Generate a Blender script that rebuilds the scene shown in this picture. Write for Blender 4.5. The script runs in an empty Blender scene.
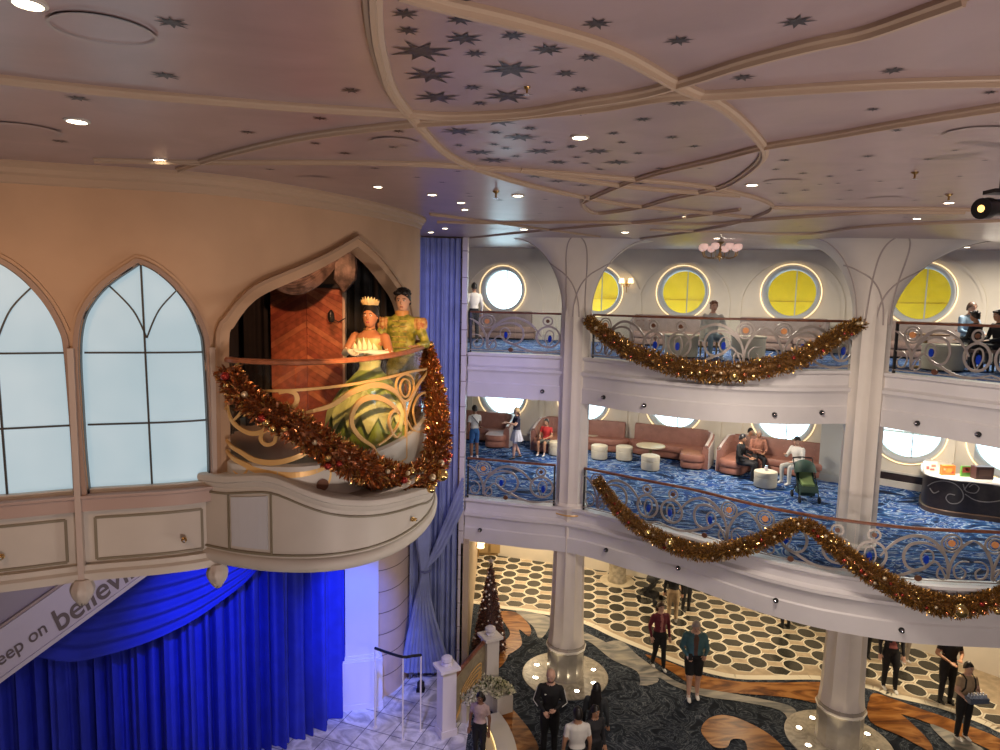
import bpy, bmesh, math, random
from mathutils import Vector, Matrix
from mathutils.geometry import tessellate_polygon, delaunay_2d_cdt
random.seed(7)
PI = math.pi
C = bpy.context.scene.collection
# ---------------------------------------------------------------- camera
F, H, PITCH, ROLL = 660.0, 9.3, math.radians(6.1), math.radians(1.2)
fwd = Vector((0, math.cos(PITCH), -math.sin(PITCH)))
_r = Vector((1, 0, 0)); _u = _r.cross(fwd)
RT = _r*math.cos(ROLL) + _u*math.sin(ROLL)
UP = -_r*math.sin(ROLL) + _u*math.cos(ROLL)
cd = bpy.data.cameras.new('camera'); cam = bpy.data.objects.new('camera', cd); C.objects.link(cam)
cd.sensor_fit = 'HORIZONTAL'; cd.sensor_width = 36; cd.lens = F/1000*36; cd.clip_start = .05; cd.clip_end = 300
cam.matrix_world = Matrix(((RT.x, UP.x, -fwd.x, 0), (RT.y, UP.y, -fwd.y, 0), (RT.z, UP.z, -fwd.z, H), (0, 0, 0, 1)))
bpy.context.scene.camera = cam
# survey helpers: turn a measured picture point into a place in the room
def ray(x, y): return RT*((x-500)/F) + UP*((375-y)/F) + fwd
def atz(x, y, z):
    d = ray(x, y); t = (z-H)/d.z; return Vector((d.x*t, d.y*t, z))
def aty(x, y, Y):
    d = ray(x, y); t = Y/d.y; return Vector((d.x*t, Y, H+d.z*t))
CZ0, CZS = 9.99, .055
def ceil_z(Y): return CZ0 + CZS*Y
def atc(x, y, dz=0.0):
    d = ray(x, y); t = (CZ0+dz-H)/(d.z-CZS*d.y); return Vector((d.x*t, d.y*t, H+d.z*t))
# ---------------------------------------------------------------- materials
MATS = {}
def mat(name, col, rough=.6, metal=0, var=0, scale=6, emit=None, es=1, bump=0, bscale=60, col2=None, spec=None, coat=0, trans=0, dist=0):
    if name in MATS: return MATS[name]
    m = bpy.data.materials.new(name); m.use_nodes = True; nt = m.node_tree; b = nt.nodes['Principled BSDF']
    c = tuple(col)+(1,)
    b.inputs['Base Color'].default_value = c
    b.inputs['Roughness'].default_value = rough; b.inputs['Metallic'].default_value = metal
    if spec is not None: b.inputs['Specular IOR Level'].default_value = spec
    if coat: b.inputs['Coat Weight'].default_value = coat
    if trans: b.inputs['Transmission Weight'].default_value = trans
    if emit: b.inputs['Emission Color'].default_value = tuple(emit)+(1,); b.inputs['Emission Strength'].default_value = es
    tc = nt.nodes.new('ShaderNodeTexCoord')
    if var or col2:
        n = nt.nodes.new('ShaderNodeTexNoise'); n.inputs['Scale'].default_value = scale; n.inputs['Detail'].default_value = 5
        n.inputs['Distortion'].default_value = dist
        nt.links.new(tc.outputs['Object'], n.inputs['Vector'])
        r = nt.nodes.new('ShaderNodeValToRGB'); nt.links.new(n.outputs['Fac'], r.inputs['Fac'])
        c2 = tuple(col2)+(1,) if col2 else tuple(max(0, v*(1-var)) for v in col)+(1,)
        r.color_ramp.elements[0].position = .38; r.color_ramp.elements[1].position = .62
        r.color_ramp.elements[0].color = c2; r.color_ramp.elements[1].color = c
        nt.links.new(r.outputs['Color'], b.inputs['Base Color'])
    if bump:
        n2 = nt.nodes.new('ShaderNodeTexNoise'); n2.inputs['Scale'].default_value = bscale; n2.inputs['Detail'].default_value = 4
        nt.links.new(tc.outputs['Object'], n2.inputs['Vector'])
        bp = nt.nodes.new('ShaderNodeBump'); bp.inputs['Strength'].default_value = bump; bp.inputs['Distance'].default_value = .02
        nt.links.new(n2.outputs['Fac'], bp.inputs['Height']); nt.links.new(bp.outputs['Normal'], b.inputs['Normal'])
    MATS[name] = m; return m
def glass_mat(name, tint=(.95, .98, 1), refl=.12):
    m = bpy.data.materials.new(name); m.use_nodes = True; nt = m.node_tree; nt.nodes.clear()
    o = nt.nodes.new('ShaderNodeOutputMaterial'); mx = nt.nodes.new('ShaderNodeMixShader'); t = nt.nodes.new('ShaderNodeBsdfTransparent')
    g = nt.nodes.new('ShaderNodeBsdfGlossy'); lw = nt.nodes.new('ShaderNodeLayerWeight'); lw.inputs['Blend'].default_value = .5; pw = nt.nodes.new('ShaderNodeMath'); pw.operation = 'POWER'; pw.inputs[1].default_value = 5; fr = nt.nodes.new('ShaderNodeMath'); fr.operation = 'MULTIPLY_ADD'; fr.inputs[1].default_value = .7; fr.inputs[2].default_value = .035; nt.links.new(lw.outputs['Facing'], pw.inputs[0]); nt.links.new(pw.outputs[0], fr.inputs[0])
    t.inputs['Color'].default_value = tuple(tint)+(1,); g.inputs['Roughness'].default_value = .03
    nt.links.new(fr.outputs[0], mx.inputs[0]); nt.links.new(t.outputs[0], mx.inputs[1]); nt.links.new(g.outputs[0], mx.inputs[2])
    nt.links.new(mx.outputs[0], o.inputs[0]); MATS[name] = m; return m
# ---------------------------------------------------------------- mesh builder
def sm(pts, n=8, closed=False):
    P = [Vector(p) for p in pts]; out = []; L = len(P)
    rng = range(L) if closed else range(L-1)
    for i in rng:
        if closed: a, b, c, d = P[i-1], P[i], P[(i+1) % L], P[(i+2) % L]
        else: a, b, c, d = P[max(i-1, 0)], P[i], P[i+1], P[min(i+2, L-1)]
        for k in range(n):
            t = k/n; t2 = t*t; t3 = t2*t
            out.append(.5*((2*b)+(c-a)*t+(2*a-5*b+4*c-d)*t2+(3*b-a-3*c+d)*t3))
    if not closed: out.append(P[-1].copy())
    return out
class MB:
    def __init__(s): s.v = []; s.f = []; s.m = []
    def add(s, vs, fs, m=0):
        o = len(s.v); s.v += [tuple(v) for v in vs]; s.f += [tuple(i+o for i in f) for f in fs]; s.m += [m]*len(fs); return s
    def box(s, c, d, m=0, rz=0, M=None):
        x, y, z = d[0]/2, d[1]/2, d[2]/2; cs, sn = math.cos(rz), math.sin(rz); vs = []
        for sx, sy, sz in ((-1,-1,-1),(1,-1,-1),(1,1,-1),(-1,1,-1),(-1,-1,1),(1,-1,1),(1,1,1),(-1,1,1)):
            px, py, pz = sx*x, sy*y, sz*z
            p = Vector((c[0]+px*cs-py*sn, c[1]+px*sn+py*cs, c[2]+pz)); vs.append(M @ p if M else p)
        return s.add(vs, [(0,3,2,1),(4,5,6,7),(0,1,5,4),(1,2,6,5),(2,3,7,6),(3,0,4,7)], m)
    def rings(s, R, m=0, cap=True, loop=False):
        n = len(R[0]); vs = [p for r in R for p in r]; fs = []
        for i in range(len(R)-1 if not loop else len(R)):
            j = (i+1) % len(R)
            for k in range(n): fs.append((i*n+k, i*n+(k+1) % n, j*n+(k+1) % n, j*n+k))
        if cap and not loop: fs.append(tuple(reversed(range(n)))); fs.append(tuple((len(R)-1)*n+k for k in range(n)))
        return s.add(vs, fs, m)
    def lathe(s, prof, c=(0,0,0), n=20, m=0, cap=True, sx=1, sy=1, M=None, rz=0):
        R = []
        for r, z in prof:
            ring = [Vector((c[0]+r*sx*math.cos(2*PI*k/n+rz), c[1]+r*sy*math.sin(2*PI*k/n+rz), c[2]+z)) for k in range(n)]
            if M: ring = [M @ p for p in ring]
            R.append(ring)
        return s.rings(R, m, cap)
    def tube(s, pts, r, n=8, m=0, closed=False, flat=1.0):
        P = [Vector(p) for p in pts]; L = len(P); R = []
        prev = None
        for i, p in enumerate(P):
            if closed: t = P[(i+1) % L]-P[i-1]
            else: t = P[min(i+1, L-1)]-P[max(i-1, 0)]
            if t.length < 1e-9: t = Vector((0,0,1))
            t.normalize()
            up = Vector((0,0,1)) if abs(t.z) < .95 else Vector((0,1,0))
            if prev is not None:
                a = prev - t*prev.dot(t)
                a = a.normalized() if a.length > 1e-6 else t.cross(up).normalized()
            else: a = t.cross(up).normalized()
            prev = a; b = t.cross(a)
            rr = r[i] if isinstance(r, (list, tuple)) else r
            R.append([p + a*(rr*math.cos(2*PI*k/n)) + b*(rr*flat*math.sin(2*PI*k/n)) for k in range(n)])
        return s.rings(R, m, not closed, closed)
    def ball(s, c, r, m=0, n=10, sz=1, M=None, sx=1, sy=1):
        k = max(4, n//2); prof = [(max(1e-4, r*math.sin(PI*i/k)), -r*sz*math.cos(PI*i/k)) for i in range(k+1)]
        return s.lathe(prof, c, n, m, True, sx=sx, sy=sy, M=M)
    def poly(s, pts, m=0, thick=0, flip=False):
        P = [Vector(p) for p in pts]; T = tessellate_polygon([P]); n = len(P)
        fs = [tuple(t) for t in T]
        if thick:
            d = Vector((0,0,-thick)); vs = P+[p+d for p in P]
            fs2 = fs+[tuple(i+n for i in reversed(t)) for t in fs]+[(i, i+n, (i+1) % n+n, (i+1) % n) for i in range(n)]
            return s.add(vs, fs2, m)
        return s.add(P, fs, m)
    def xf(s, M, start=0):
        s.v = s.v[:start]+[tuple(M @ Vector(v)) for v in s.v[start:]]; return s
    def build(s, name, mats, parent=None, smooth=True, fix=True, angle=40):
        me = bpy.data.meshes.new(name); me.from_pydata(s.v, [], s.f)
        if not isinstance(mats, (list, tuple)): mats = [mats]
        for m in mats: me.materials.append(m)
        me.polygons.foreach_set('material_index', s.m)
        if fix:
            bm = bmesh.new(); bm.from_mesh(me); bmesh.ops.recalc_face_normals(bm, faces=bm.faces[:]); bm.to_mesh(me); bm.free()
        if smooth:
            me.polygons.foreach_set('use_smooth', [True]*len(me.polygons))
            me.set_sharp_from_angle(angle=math.radians(angle))
        me.update()
        o = bpy.data.objects.new(name, me); C.objects.link(o)
        if parent is not None: o.parent = parent; o.matrix_parent_inverse = Matrix.Translation(parent.location).inverted() if not any(parent.rotation_euler) else (parent.matrix_basis.inverted())
        return o
def thing(name, label, cat, loc=(0,0,0), group=None):
    o = bpy.data.objects.new(name, None); C.objects.link(o); o.location = loc; o.empty_display_size = .1
    o['label'] = label; o['category'] = cat
    if group: o['group'] = group
    return o
def tag(o, label, cat, group=None):
    o['label'] = label; o['category'] = cat
    if group: o['group'] = group
    return o
def struct(o): o['kind'] = 'structure'; return o
def dup(root, M, label=None, group=None):
    """copy of a thing and of each of its parts, moved by M"""
    r = root.copy(); C.objects.link(r); r.matrix_basis = M @ root.matrix_basis
    if label: r['label'] = label
    if group: r['group'] = group
    for ch in [c for c in root.children]:
        c = ch.copy(); C.objects.link(c); c.parent = r
        for g in ch.children:
            d = g.copy(); C.objects.link(d); d.parent = c
    return r
# ---------------------------------------------------------------- paths in plan
class Path:
    def __init__(s, pts, n=8, smooth=True):
        P = sm([(p[0], p[1], 0) for p in pts], n) if smooth else [Vector((p[0], p[1], 0)) for p in pts]
        s.p = P; s.c = [0.0]
        for i in range(1, len(P)): s.c.append(s.c[-1]+(P[i]-P[i-1]).length)
        s.L = s.c[-1]
    def seg(s, u):
        if u <= 0: return 0, u/(s.c[1]-s.c[0])
        for i in range(len(s.p)-1):
            if u <= s.c[i+1]: return i, (u-s.c[i])/(s.c[i+1]-s.c[i])
        i = len(s.p)-2; return i, (u-s.c[i])/(s.c[i+1]-s.c[i])
    def nrm(s, u):
        a = s.at0(u-.04); b = s.at0(u+.04); t = (b-a).normalized(); return Vector((t.y, -t.x, 0))
    def at0(s, u):
        i, t = s.seg(u); return s.p[i].lerp(s.p[i+1], t)
    def at(s, u, z=0, off=0):
        p = s.at0(u)
        if off: p = p + s.nrm(u)*off
        return Vector((p.x, p.y, z))
    def hit(s, x, y):
        d = ray(x, y); best = None
        for i in range(len(s.p)-1):
            a, b = s.p[i], s.p[i+1]; e = b-a
            den = d.x*e.y-d.y*e.x
            if abs(den) < 1e-9: continue
            t = (a.x*e.y-a.y*e.x)/den; w = (a.x*d.y-a.y*d.x)/den
            el = e.length or 1e-6; lo = -2.5/el if i == 0 else -1e-6; hi = 1+2.5/el if i == len(s.p)-2 else 1+1e-6
            if lo <= w <= hi and t > 0 and (best is None or t < best[0]):
                best = (t, s.c[i]+w*(s.c[i+1]-s.c[i]))
        if best is None:   # the sight line passes just outside the curve: take the silhouette point
            k = min(range(len(s.p)), key=lambda i: abs(math.atan2(s.p[i].x, s.p[i].y)-math.atan2(d.x, d.y)))
            best = (math.hypot(s.p[k].x, s.p[k].y)/math.hypot(d.x, d.y), s.c[k])
        t, u = best; return u, H+d.z*t
def pip(p, poly):
    x, y = p; c = False; n = len(poly)
    for i in range(n):
        x1, y1 = poly[i]; x2, y2 = poly[i-1]
        if (y1 > y) != (y2 > y) and x < (x2-x1)*(y-y1)/(y2-y1)+x1: c = not c
    return c
def sheet(mb, path, outline, holes=(), thick=.1, off=0, step=.2, m=0, mside=None, zstep=None):
    """a wall-like sheet over a plan curve: outline and holes in (along, height)"""
    pts = []; edges = []
    def addloop(lp):
        dense = []
        for i in range(len(lp)):
            a = lp[i]; b = lp[(i+1) % len(lp)]; k = max(1, int(abs(b[0]-a[0])/step+.999))
            for j in range(k): dense.append((a[0]+(b[0]-a[0])*j/k, a[1]+(b[1]-a[1])*j/k))
        o = len(pts); pts.extend(dense); edges.extend((o+i, o+(i+1) % len(dense)) for i in range(len(dense))); return dense
    ol = addloop(list(outline)); hs = [addloop(list(h)) for h in holes]
    us = [p[0] for p in ol]; zs = [p[1] for p in ol]; u0, u1, z0, z1 = min(us), max(us), min(zs), max(zs)
    zstep = zstep or max(.3, step)
    nu = int((u1-u0)/step)+1; nz = int((z1-z0)/zstep)+1
    for i in range(1, nu):
        for j in range(0, nz+1):
            q = (u0+(u1-u0)*i/nu, z0+(z1-z0)*j/max(1, nz))
            if pip(q, ol) and not any(pip(q, h) for h in hs): pts.append(q)
    r = delaunay_2d_cdt([Vector(p) for p in pts], edges, [], 0, 1e-5)
    V, Fc = r[0], r[2]; keep = []
    for f in Fc:
        c = (sum(V[i].x for i in f)/len(f), sum(V[i].y for i in f)/len(f))
        if pip(c, ol) and not any(pip(c, h) for h in hs): keep.append(tuple(f))
    n = len(V); vs = [path.at(v.x, v.y, off) for v in V]
    if not thick: mb.add(vs, keep, m); return
    vs += [path.at(v.x, v.y, off-thick) for v in V]
    cnt = {}
    for f in keep:
        for i in range(len(f)):
            e = (f[i], f[(i+1) % len(f)]); k = tuple(sorted(e)); cnt.setdefault(k, []).append(e)
    side = [(e[0][1], e[0][0], e[0][0]+n, e[0][1]+n) for e in cnt.values() if len(e) == 1]
    o = len(mb.v); mb.add(vs, keep+[tuple(i+n for i in reversed(f)) for f in keep], m)
    mb.f += [tuple(i+o for i in f) for f in side]; mb.m += [m if mside is None else mside]*len(side)
def sweep(mb, path, prof, m=0, u0=0, u1=None, step=.25, cap=True):
    """closed profile [(out, z)] carried along a plan path"""
    u1 = path.L if u1 is None else u1; n = max(2, int(abs(u1-u0)/step)+1)
    R = []
    for i in range(n+1):
        u = u0+(u1-u0)*i/n; R.append([path.at(u, z, o) for o, z in prof])
    mb.rings(R, m, cap)
def strip(mb, path, uz, w, off=0, d=.015, m=0, taper=False):
    """flat bar following a curve drawn on a path surface; w width, d depth"""
    P = uz; L = len(P); R = []
    for i in range(L):
        a = P[max(i-1, 0)]; b = P[min(i+1, L-1)]; tx, tz = b[0]-a[0], b[1]-a[1]; l = math.hypot(tx, tz) or 1
        nx, nz = -tz/l, tx/l; ww = (w[i] if isinstance(w, list) else w)/2
        if taper: ww *= max(.15, math.sin(PI*min(1, max(0, .08+.84*i/(L-1)))))**.6
        u, z = P[i][0], P[i][1]
        R.append([path.at(u+nx*ww, z+nz*ww, off), path.at(u-nx*ww, z-nz*ww, off), path.at(u-nx*ww, z-nz*ww, off-d), path.at(u+nx*ww, z+nz*ww, off-d)])
    mb.rings(R, m, True)
def px(path, pts, n=6, closed=False):
    """picture points carried onto a path surface, smoothed"""
    q = [path.hit(*p) for p in pts]
    if n <= 1: return q
    return [(v.x, v.y) for v in sm([(a, b, 0) for a, b in q], n, closed)]
def lamp(kind, loc, power, col=(1,1,1), size=.3, rot=None, to=None, blend=.5, angle=60, sy=None, name='lamp'):
    l = bpy.data.lights.new(name, kind); l.energy = power; l.color = col
    if kind == 'AREA':
        l.size = size
        if sy: l.shape = 'RECTANGLE'; l.size_y = sy
        else: l.shape = 'DISK'
    else: l.shadow_soft_size = size
    if kind == 'SPOT': l.spot_size = math.radians(angle); l.spot_blend = blend
    o = bpy.data.objects.new(name, l); C.objects.link(o); o.location = loc
    if to is not None: o.rotation_euler = (Vector(to)-Vector(loc)).to_track_quat('-Z', 'Y').to_euler()
    return o
# ---------------------------------------------------------------- palette
M = {}
M['ceil'] = mat('ceiling_plaster', (.40,.285,.29), .30, var=.14, scale=1.7, bump=.04, bscale=9, spec=.75, dist=1.5)
M['star'] = mat('ceiling_star_paint', (.05,.045,.055), .4, var=.5, scale=70)
M['rib'] = mat('ceiling_rib', (.50,.37,.27), .5)
M['podwall'] = mat('pod_plaster_tan', (.56,.37,.235), .65, var=.1, scale=1.5)
M['podtrim'] = mat('pod_trim', (.52,.43,.38), .5)
M['cream'] = mat('cream_paint', (.60,.56,.50), .5, var=.05, scale=3)
M['greyline'] = mat('olive_line', (.23,.2,.14), .5)
M['white'] = mat('white_paint', (.74,.71,.72), .45, var=.05, scale=2)
M['col'] = mat('column_paint', (.80,.73,.66), .45, var=.05, scale=2)
M['rib2'] = mat('column_line', (.45,.38,.36), .5)
M['wall5'] = mat('far_wall_cream', (.74,.68,.57), .6, var=.05, scale=2)
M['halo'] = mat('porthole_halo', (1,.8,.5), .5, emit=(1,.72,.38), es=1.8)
M['frame'] = mat('porthole_frame', (.5,.53,.55), .4)
M['dark'] = mat('matt_black', (.012,.012,.014), .7)
M['blackmetal'] = mat('black_metal', (.02,.02,.022), .35, metal=.3)
M['wood'] = mat('handrail_wood', (.24,.085,.045), .35, var=.4, scale=12)
M['scroll'] = mat('scroll_metal', (.40,.35,.32), .35, metal=.35)
M['gold'] = mat('gold_metal', (.80,.50,.19), .38, metal=.25)
M['bronze'] = mat('bronze_disc', (.16,.07,.04), .35, metal=.3)
M['blue_jewel'] = mat('blue_jewel', (.01,.04,.4), .15)
M['orange_jewel'] = mat('orange_jewel', (.7,.3,.12), .25)
M['glass'] = glass_mat('clear_glass', (.95,.975,.98))
M['chrome'] = mat('chrome', (.75,.75,.78), .15, metal=1)
M['brass'] = mat('brass', (.5,.32,.12), .3, metal=.9)
M['lampglow'] = mat('downlight_glow', (1,.9,.7), .5, emit=(1,.85,.6), es=14)
M['rimwhite'] = mat('downlight_rim', (.6,.55,.5), .4)

# ---------------------------------------------------------------- plans
POD = Path([(-6.2,3.95),(-5,4.35),(-3.78,4.83),(-3.28,5.06),(-2.39,5.42),(-1.9,6.28),(-1.56,7.3),(-1.35,8.3),(-1.22,9.4),(-1.3,10.4),(-1.7,11.2)], 8)
BAL = Path([(-2.5,5.42),(-2.1,5.26),(-1.7,5.2),(-1.32,5.26),(-1.0,5.5),(-.78,5.95),(-.68,6.5),(-.7,7.1),(-.84,7.7),(-1.1,8.25),(-1.38,8.5)], 8)
PRAIL = Path([(-2.24,5.42),(-2.15,5.34),(-1.9,5.28),(-1.6,5.3),(-1.3,5.55),(-1.08,6.0),(-.95,6.6),(-.90,7.2),(-.90,7.8),(-.98,8.3),(-1.25,8.75)], 8)
E5 = Path([(-.8,16.45),(.4,16.15),(1.45,15.85),(2.15,15.4),(3.1,14.35),(4.4,13.5),(5.8,13.3),(7.0,13.5),(7.55,13.45),(8.0,12.8),(8.5,11.75),(8.95,10.9),(9.7,9.9),(10.8,8.6)], 8)
E4 = Path([(-.8,16.2),(.8,15.75),(1.5,15.6),(2.15,15.3),(3.2,14.45),(4.1,13.75),(5.0,12.8),(5.6,12.3),(6.3,11.88),(7.5,11.47),(9,11.35),(10.5,11.3),(12.5,11.2)], 8)
FW = Path([(-3.6,24.6),(-1,24.05),(1.0,23.4),(2.9,22.8),(5.65,21.7),(8.7,19.9),(11.6,17.6),(13.8,15.2),(16,12),(17,8)], 8)
Z4, Z5 = 4.45, 8.1
def eoff(path, o, n=60): return [path.at(path.L*i/n, 0, o) for i in range(n+1)]

# ---------------------------------------------------------------- ceiling
mb = MB()
def cp(X, Y, dz=0): return Vector((X, Y, ceil_z(Y)+dz))
mb.poly([cp(-13,-9), cp(22,-9), cp(22,28), cp(-13,28)], 0)
mb.poly([cp(-13,-9,.2), cp(22,-9,.2), cp(22,28,.2), cp(-13,28,.2)], 0)
def star(x, y, w, mi=1, ph=None):
    """star painted on the ceiling; w = width in the picture"""
    c = atc(x, y); e = atc(x+w/2, y); R_ = (e-c).length*1.13; ph = random.uniform(-.15, .15) if ph is None else ph
    pts = []
    for k in range(16):
        a = PI*k/8+ph+PI/8; r = (R_ if k % 4 else R_*.88) if k % 2 == 0 else R_*.36
        X, Y = c.x+r*math.cos(a), c.y+r*math.sin(a); pts.append((X, Y, ceil_z(Y)-.0025))
    o = len(mb.v); mb.v += [(c.x, c.y, ceil_z(c.y)-.0025)]+pts
    for k in range(16): mb.f.append((o, o+1+k, o+1+(k+1) % 16)); mb.m.append(mi)
STARS = [(405,13,30),(408,30,26),(421,51,62),(430,75,54),(437,97,47),(460,19,30),(464,38,40),(475,53,25),(513,35,29),(511,69,58),(473,87,22),(480,103,18),(508,96,50),(548,49,37),(566,73,25),(589,57,26),(580,89,22),(462,0,22),
 (597,23,32),(679,40,30),(797,21,36),(743,77,26),(893,70,26),(172,22,34),(165,75,28),(78,98,24),(60,141,16),(351,90,22),(320,118,18),(248,132,17),(315,143,14),(345,153,15),(270,169,12),(375,168,12),(399,131,15),(393,147,12),
 (579,113,20),(678,103,22),(643,119,20),(672,137,17),(694,146,15),(452,122,15),(459,131,38),(499,121,42),(496,132,18),(506,148,15),(494,144,14),(521,137,38),(530,128,18),(548,142,14),(459,145,13),(480,152,32),(494,160,34),(516,156,14),(540,151,34),(572,146,14),(558,162,26),(571,147,12),(585,163,13),(597,151,32),(618,162,32),(600,169,13),(613,133,16),(622,142,13),(638,153,14),(577,157,12),(536,176,26),(557,181,22),(575,178,12),(582,185,18),(598,176,16),(640,183,16),(625,187,12),(610,190,11),
 (785,160,14),(776,169,12),(803,173,13),(795,181,13),(770,183,14),(783,193,14),(805,190,12),(830,176,10),(868,156,14),(897,130,14),(928,159,12),(873,109,16),(840,199,10),(850,190,9),(900,188,9),(880,181,9),(940,196,9),(960,176,9),(700,168,9),(685,164,10),(660,168,12),
 (470,196,10),(500,200,10),(545,199,9),(560,207,9),(590,212,9),(610,203,9),(630,208,8),(660,212,8),(700,210,8),(540,213,7),(575,226,7),(800,226,7),(720,216,7),(905,217,8),(780,203,8),(417,177,10),(442,182,10),(458,171,9),(468,193,8),(432,210,7),(860,170,9),(820,184,8),(838,183,8),(915,200,8),(955,150,10),(985,160,9),(990,92,16),(240,60,0)]
for s_ in STARS:
    if s_[2]: star(*s_)
# recessed hatches, same plaster, a dark rim each
for (x, y, w) in [(104,28,94),(22,128,62),(395,141,48),(315,178,32),(975,131,58),(884,198,34),(783,181,38),(920,214,26),(498,229,16),(797,240,16)]:
    c = atc(x, y); e = atc(x+w/2, y); R_ = (e-c).length
    for r0, r1, z_, mi in ((R_, R_*.93, -.012, 2), (R_*.93, 0, -.004, 0)):
        n = 40; o = len(mb.v)
        for k in range(n):
            for r_ in (r0, r1):
                X, Y = c.x+r_*math.cos(2*PI*k/n), c.y+r_*math.sin(2*PI*k/n); mb.v.append((X, Y, ceil_z(Y)+z_))
        for k in range(n):
            j = (k+1) % n; mb.f.append((o+2*k, o+2*j, o+2*j+1, o+2*k+1)); mb.m.append(mi)
struct(mb.build('ceiling', [M['ceil'], M['star'], M['rib2']], fix=False, smooth=False))
# ---------------------------------------------------------------- ceiling ribs
RIBS = [
 (.052, [(372,-25),(374,20),(379,50),(390,85),(409,112),(440,147),(470,164),(520,181),(575,194),(630,204),(690,210),(750,216)]),
 (.052, [(400,-14),(448,0),(525,19),(612,46),(676,81),(720,102),(749,127),(764,148),(757,163),(732,181),(708,189),(671,197),(640,206),(600,212),(586,208),(582,201),(587,195)]),
 (.045, [(-40,71),(0,75.5),(100,87),(200,96),(300,104),(400,110),(450,113),(520,110),(580,100),(640,90),(690,76),(745,58),(808,41),(865,28),(930,5),(965,-8)]),
 (.040, [(178,168),(220,154),(300,135),(400,122),(450,118),(520,112),(600,104),(665,93),(720,91),(790,86),(895,80),(1005,77)]),
 (.036, [(583,201),(610,188),(650,173),(715,157),(765,144),(825,134),(895,121),(965,109),(1010,102)]),
 (.030, [(94,158),(200,160),(310,160),(400,161),(472,165),(560,171),(630,177),(700,184),(745,193),(768,201),(772,207),(762,213),(735,222),(690,231),(640,238)]),
 (.040, [(772,206),(860,207),(935,207),(1010,210)]),
 (.040, [(437,221),(500,222),(595,221),(700,223),(765,218),(825,214),(880,211),(965,211)]),
 (.040, [(650,229),(720,231),(804,233),(860,226),(930,222),(1010,219)]),
 (.036, [(470,237),(560,228),(650,220),(700,214),(740,208)]),
 (.036, [(430,213),(520,225),(600,236)]),
 (.040, [(520,168),(600,181),(650,187),(700,191),(740,194)]),
]
for w, pts in RIBS:
    P = sm([atc(*p) for p in pts], 8); R_ = []
    for i, p in enumerate(P):
        t = (P[min(i+1, len(P)-1)]-P[max(i-1, 0)]).normalized(); nx = Vector((-t.y, t.x, 0)).normalized()
        q = [( -1, .0),(-1,-.014),(-.45,-.02),(-.3,-.034),(.3,-.034),(.45,-.02),(1,-.014),(1,.0)]
        R_.append([p+nx*(a*w/2)+Vector((0,0,b)) for a, b in q])
    m_ = MB(); m_.rings(R_, 0); struct(m_.build('trim_ceiling_rib', M['rib']))
# ---------------------------------------------------------------- downlights
def disc_fixture(name, label, cat, x, y, w, group, glow='lampglow'):
    c = atc(x, y); r = max(.03, (atc(x+w/2, y)-c).length)
    t = thing(name, label, cat, c, group)
    a = MB().lathe([(r*1.3,.0),(r*1.3,-.008),(r*1.0,-.012),(r*1.0,.0)], c, 20, 0, False).build('rim', M['rimwhite'], t)
    b = MB().lathe([(r*.98,-.004),(r*.98,-.009)], c, 20).build('lens', M[glow], t)
    return t
DL = [(77,120,17,'round downlight in the tan ceiling left of the lowest hatch'),(28,1,26,'large round downlight at the top left corner of the ceiling'),(160,159,11,'small downlight just above the tan pod cornice, the left one'),
 (580,136,15,'lone downlight amid the crowded painted stars'),(378,186,8,'downlight left of the hanging sprinkler'),(432,194,8,'second downlight right of the pod cornice'),(461,202,7,'downlight of the pair above the pod edge, upper'),(465,209,6,'downlight of the pair above the pod edge, lower'),
 (518,195,10,'downlight right of the hanging sprinkler'),(524,229,7,'small downlight in front of the first column capital'),(752,184,11,'bright downlight beside the curved rib crossing'),(949,202,10,'downlight left of the black spotlight'),(917,218,8,'downlight above the second column capital'),
 (687,216,9,'downlight above the chandelier'),(625,232,7,'downlight right of the first column capital'),(717,238,6,'downlight just above the chandelier'),(445,228,5,'tiny downlight at the top of the drape, right'),(431,232,5,'tiny downlight at the top of the drape, left'),(805,243,6,'tiny downlight beyond the second capital'),(967,247,6,'tiny downlight beyond the spotlight')]
for x, y, w, lb in DL: disc_fixture('ceiling_light', lb, 'ceiling light', x, y, w, 'round ceiling downlights')
for x, y, s_, lb in [(527,92,1.0,'brass sprinkler head hanging from the starred ceiling panel'),(496,196,.9,'dark sprinkler head hanging over the middle of the ceiling'),(915,177,.9,'chrome sprinkler head hanging on the grey right ceiling'),(949,199,.8,'small sprinkler head beside the downlight near the black spotlight')]:
    c = atc(x, y-5); t = thing('sprinkler_head', lb, 'sprinkler', c, 'ceiling sprinklers'); k = c.y/4*.75
    MB().lathe([(.005,0),(.028*k,0),(.022*k,-.012*k),(.008*k,-.02*k),(.008*k,-.05*k),(.005,-.05*k)], c, 12).build('body', M['brass'], t)
    MB().lathe([(.003,-.052*k),(.024*k,-.054*k),(.024*k,-.058*k),(.003,-.06*k)], c, 12).build('deflector', M['chrome'], t)

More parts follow.
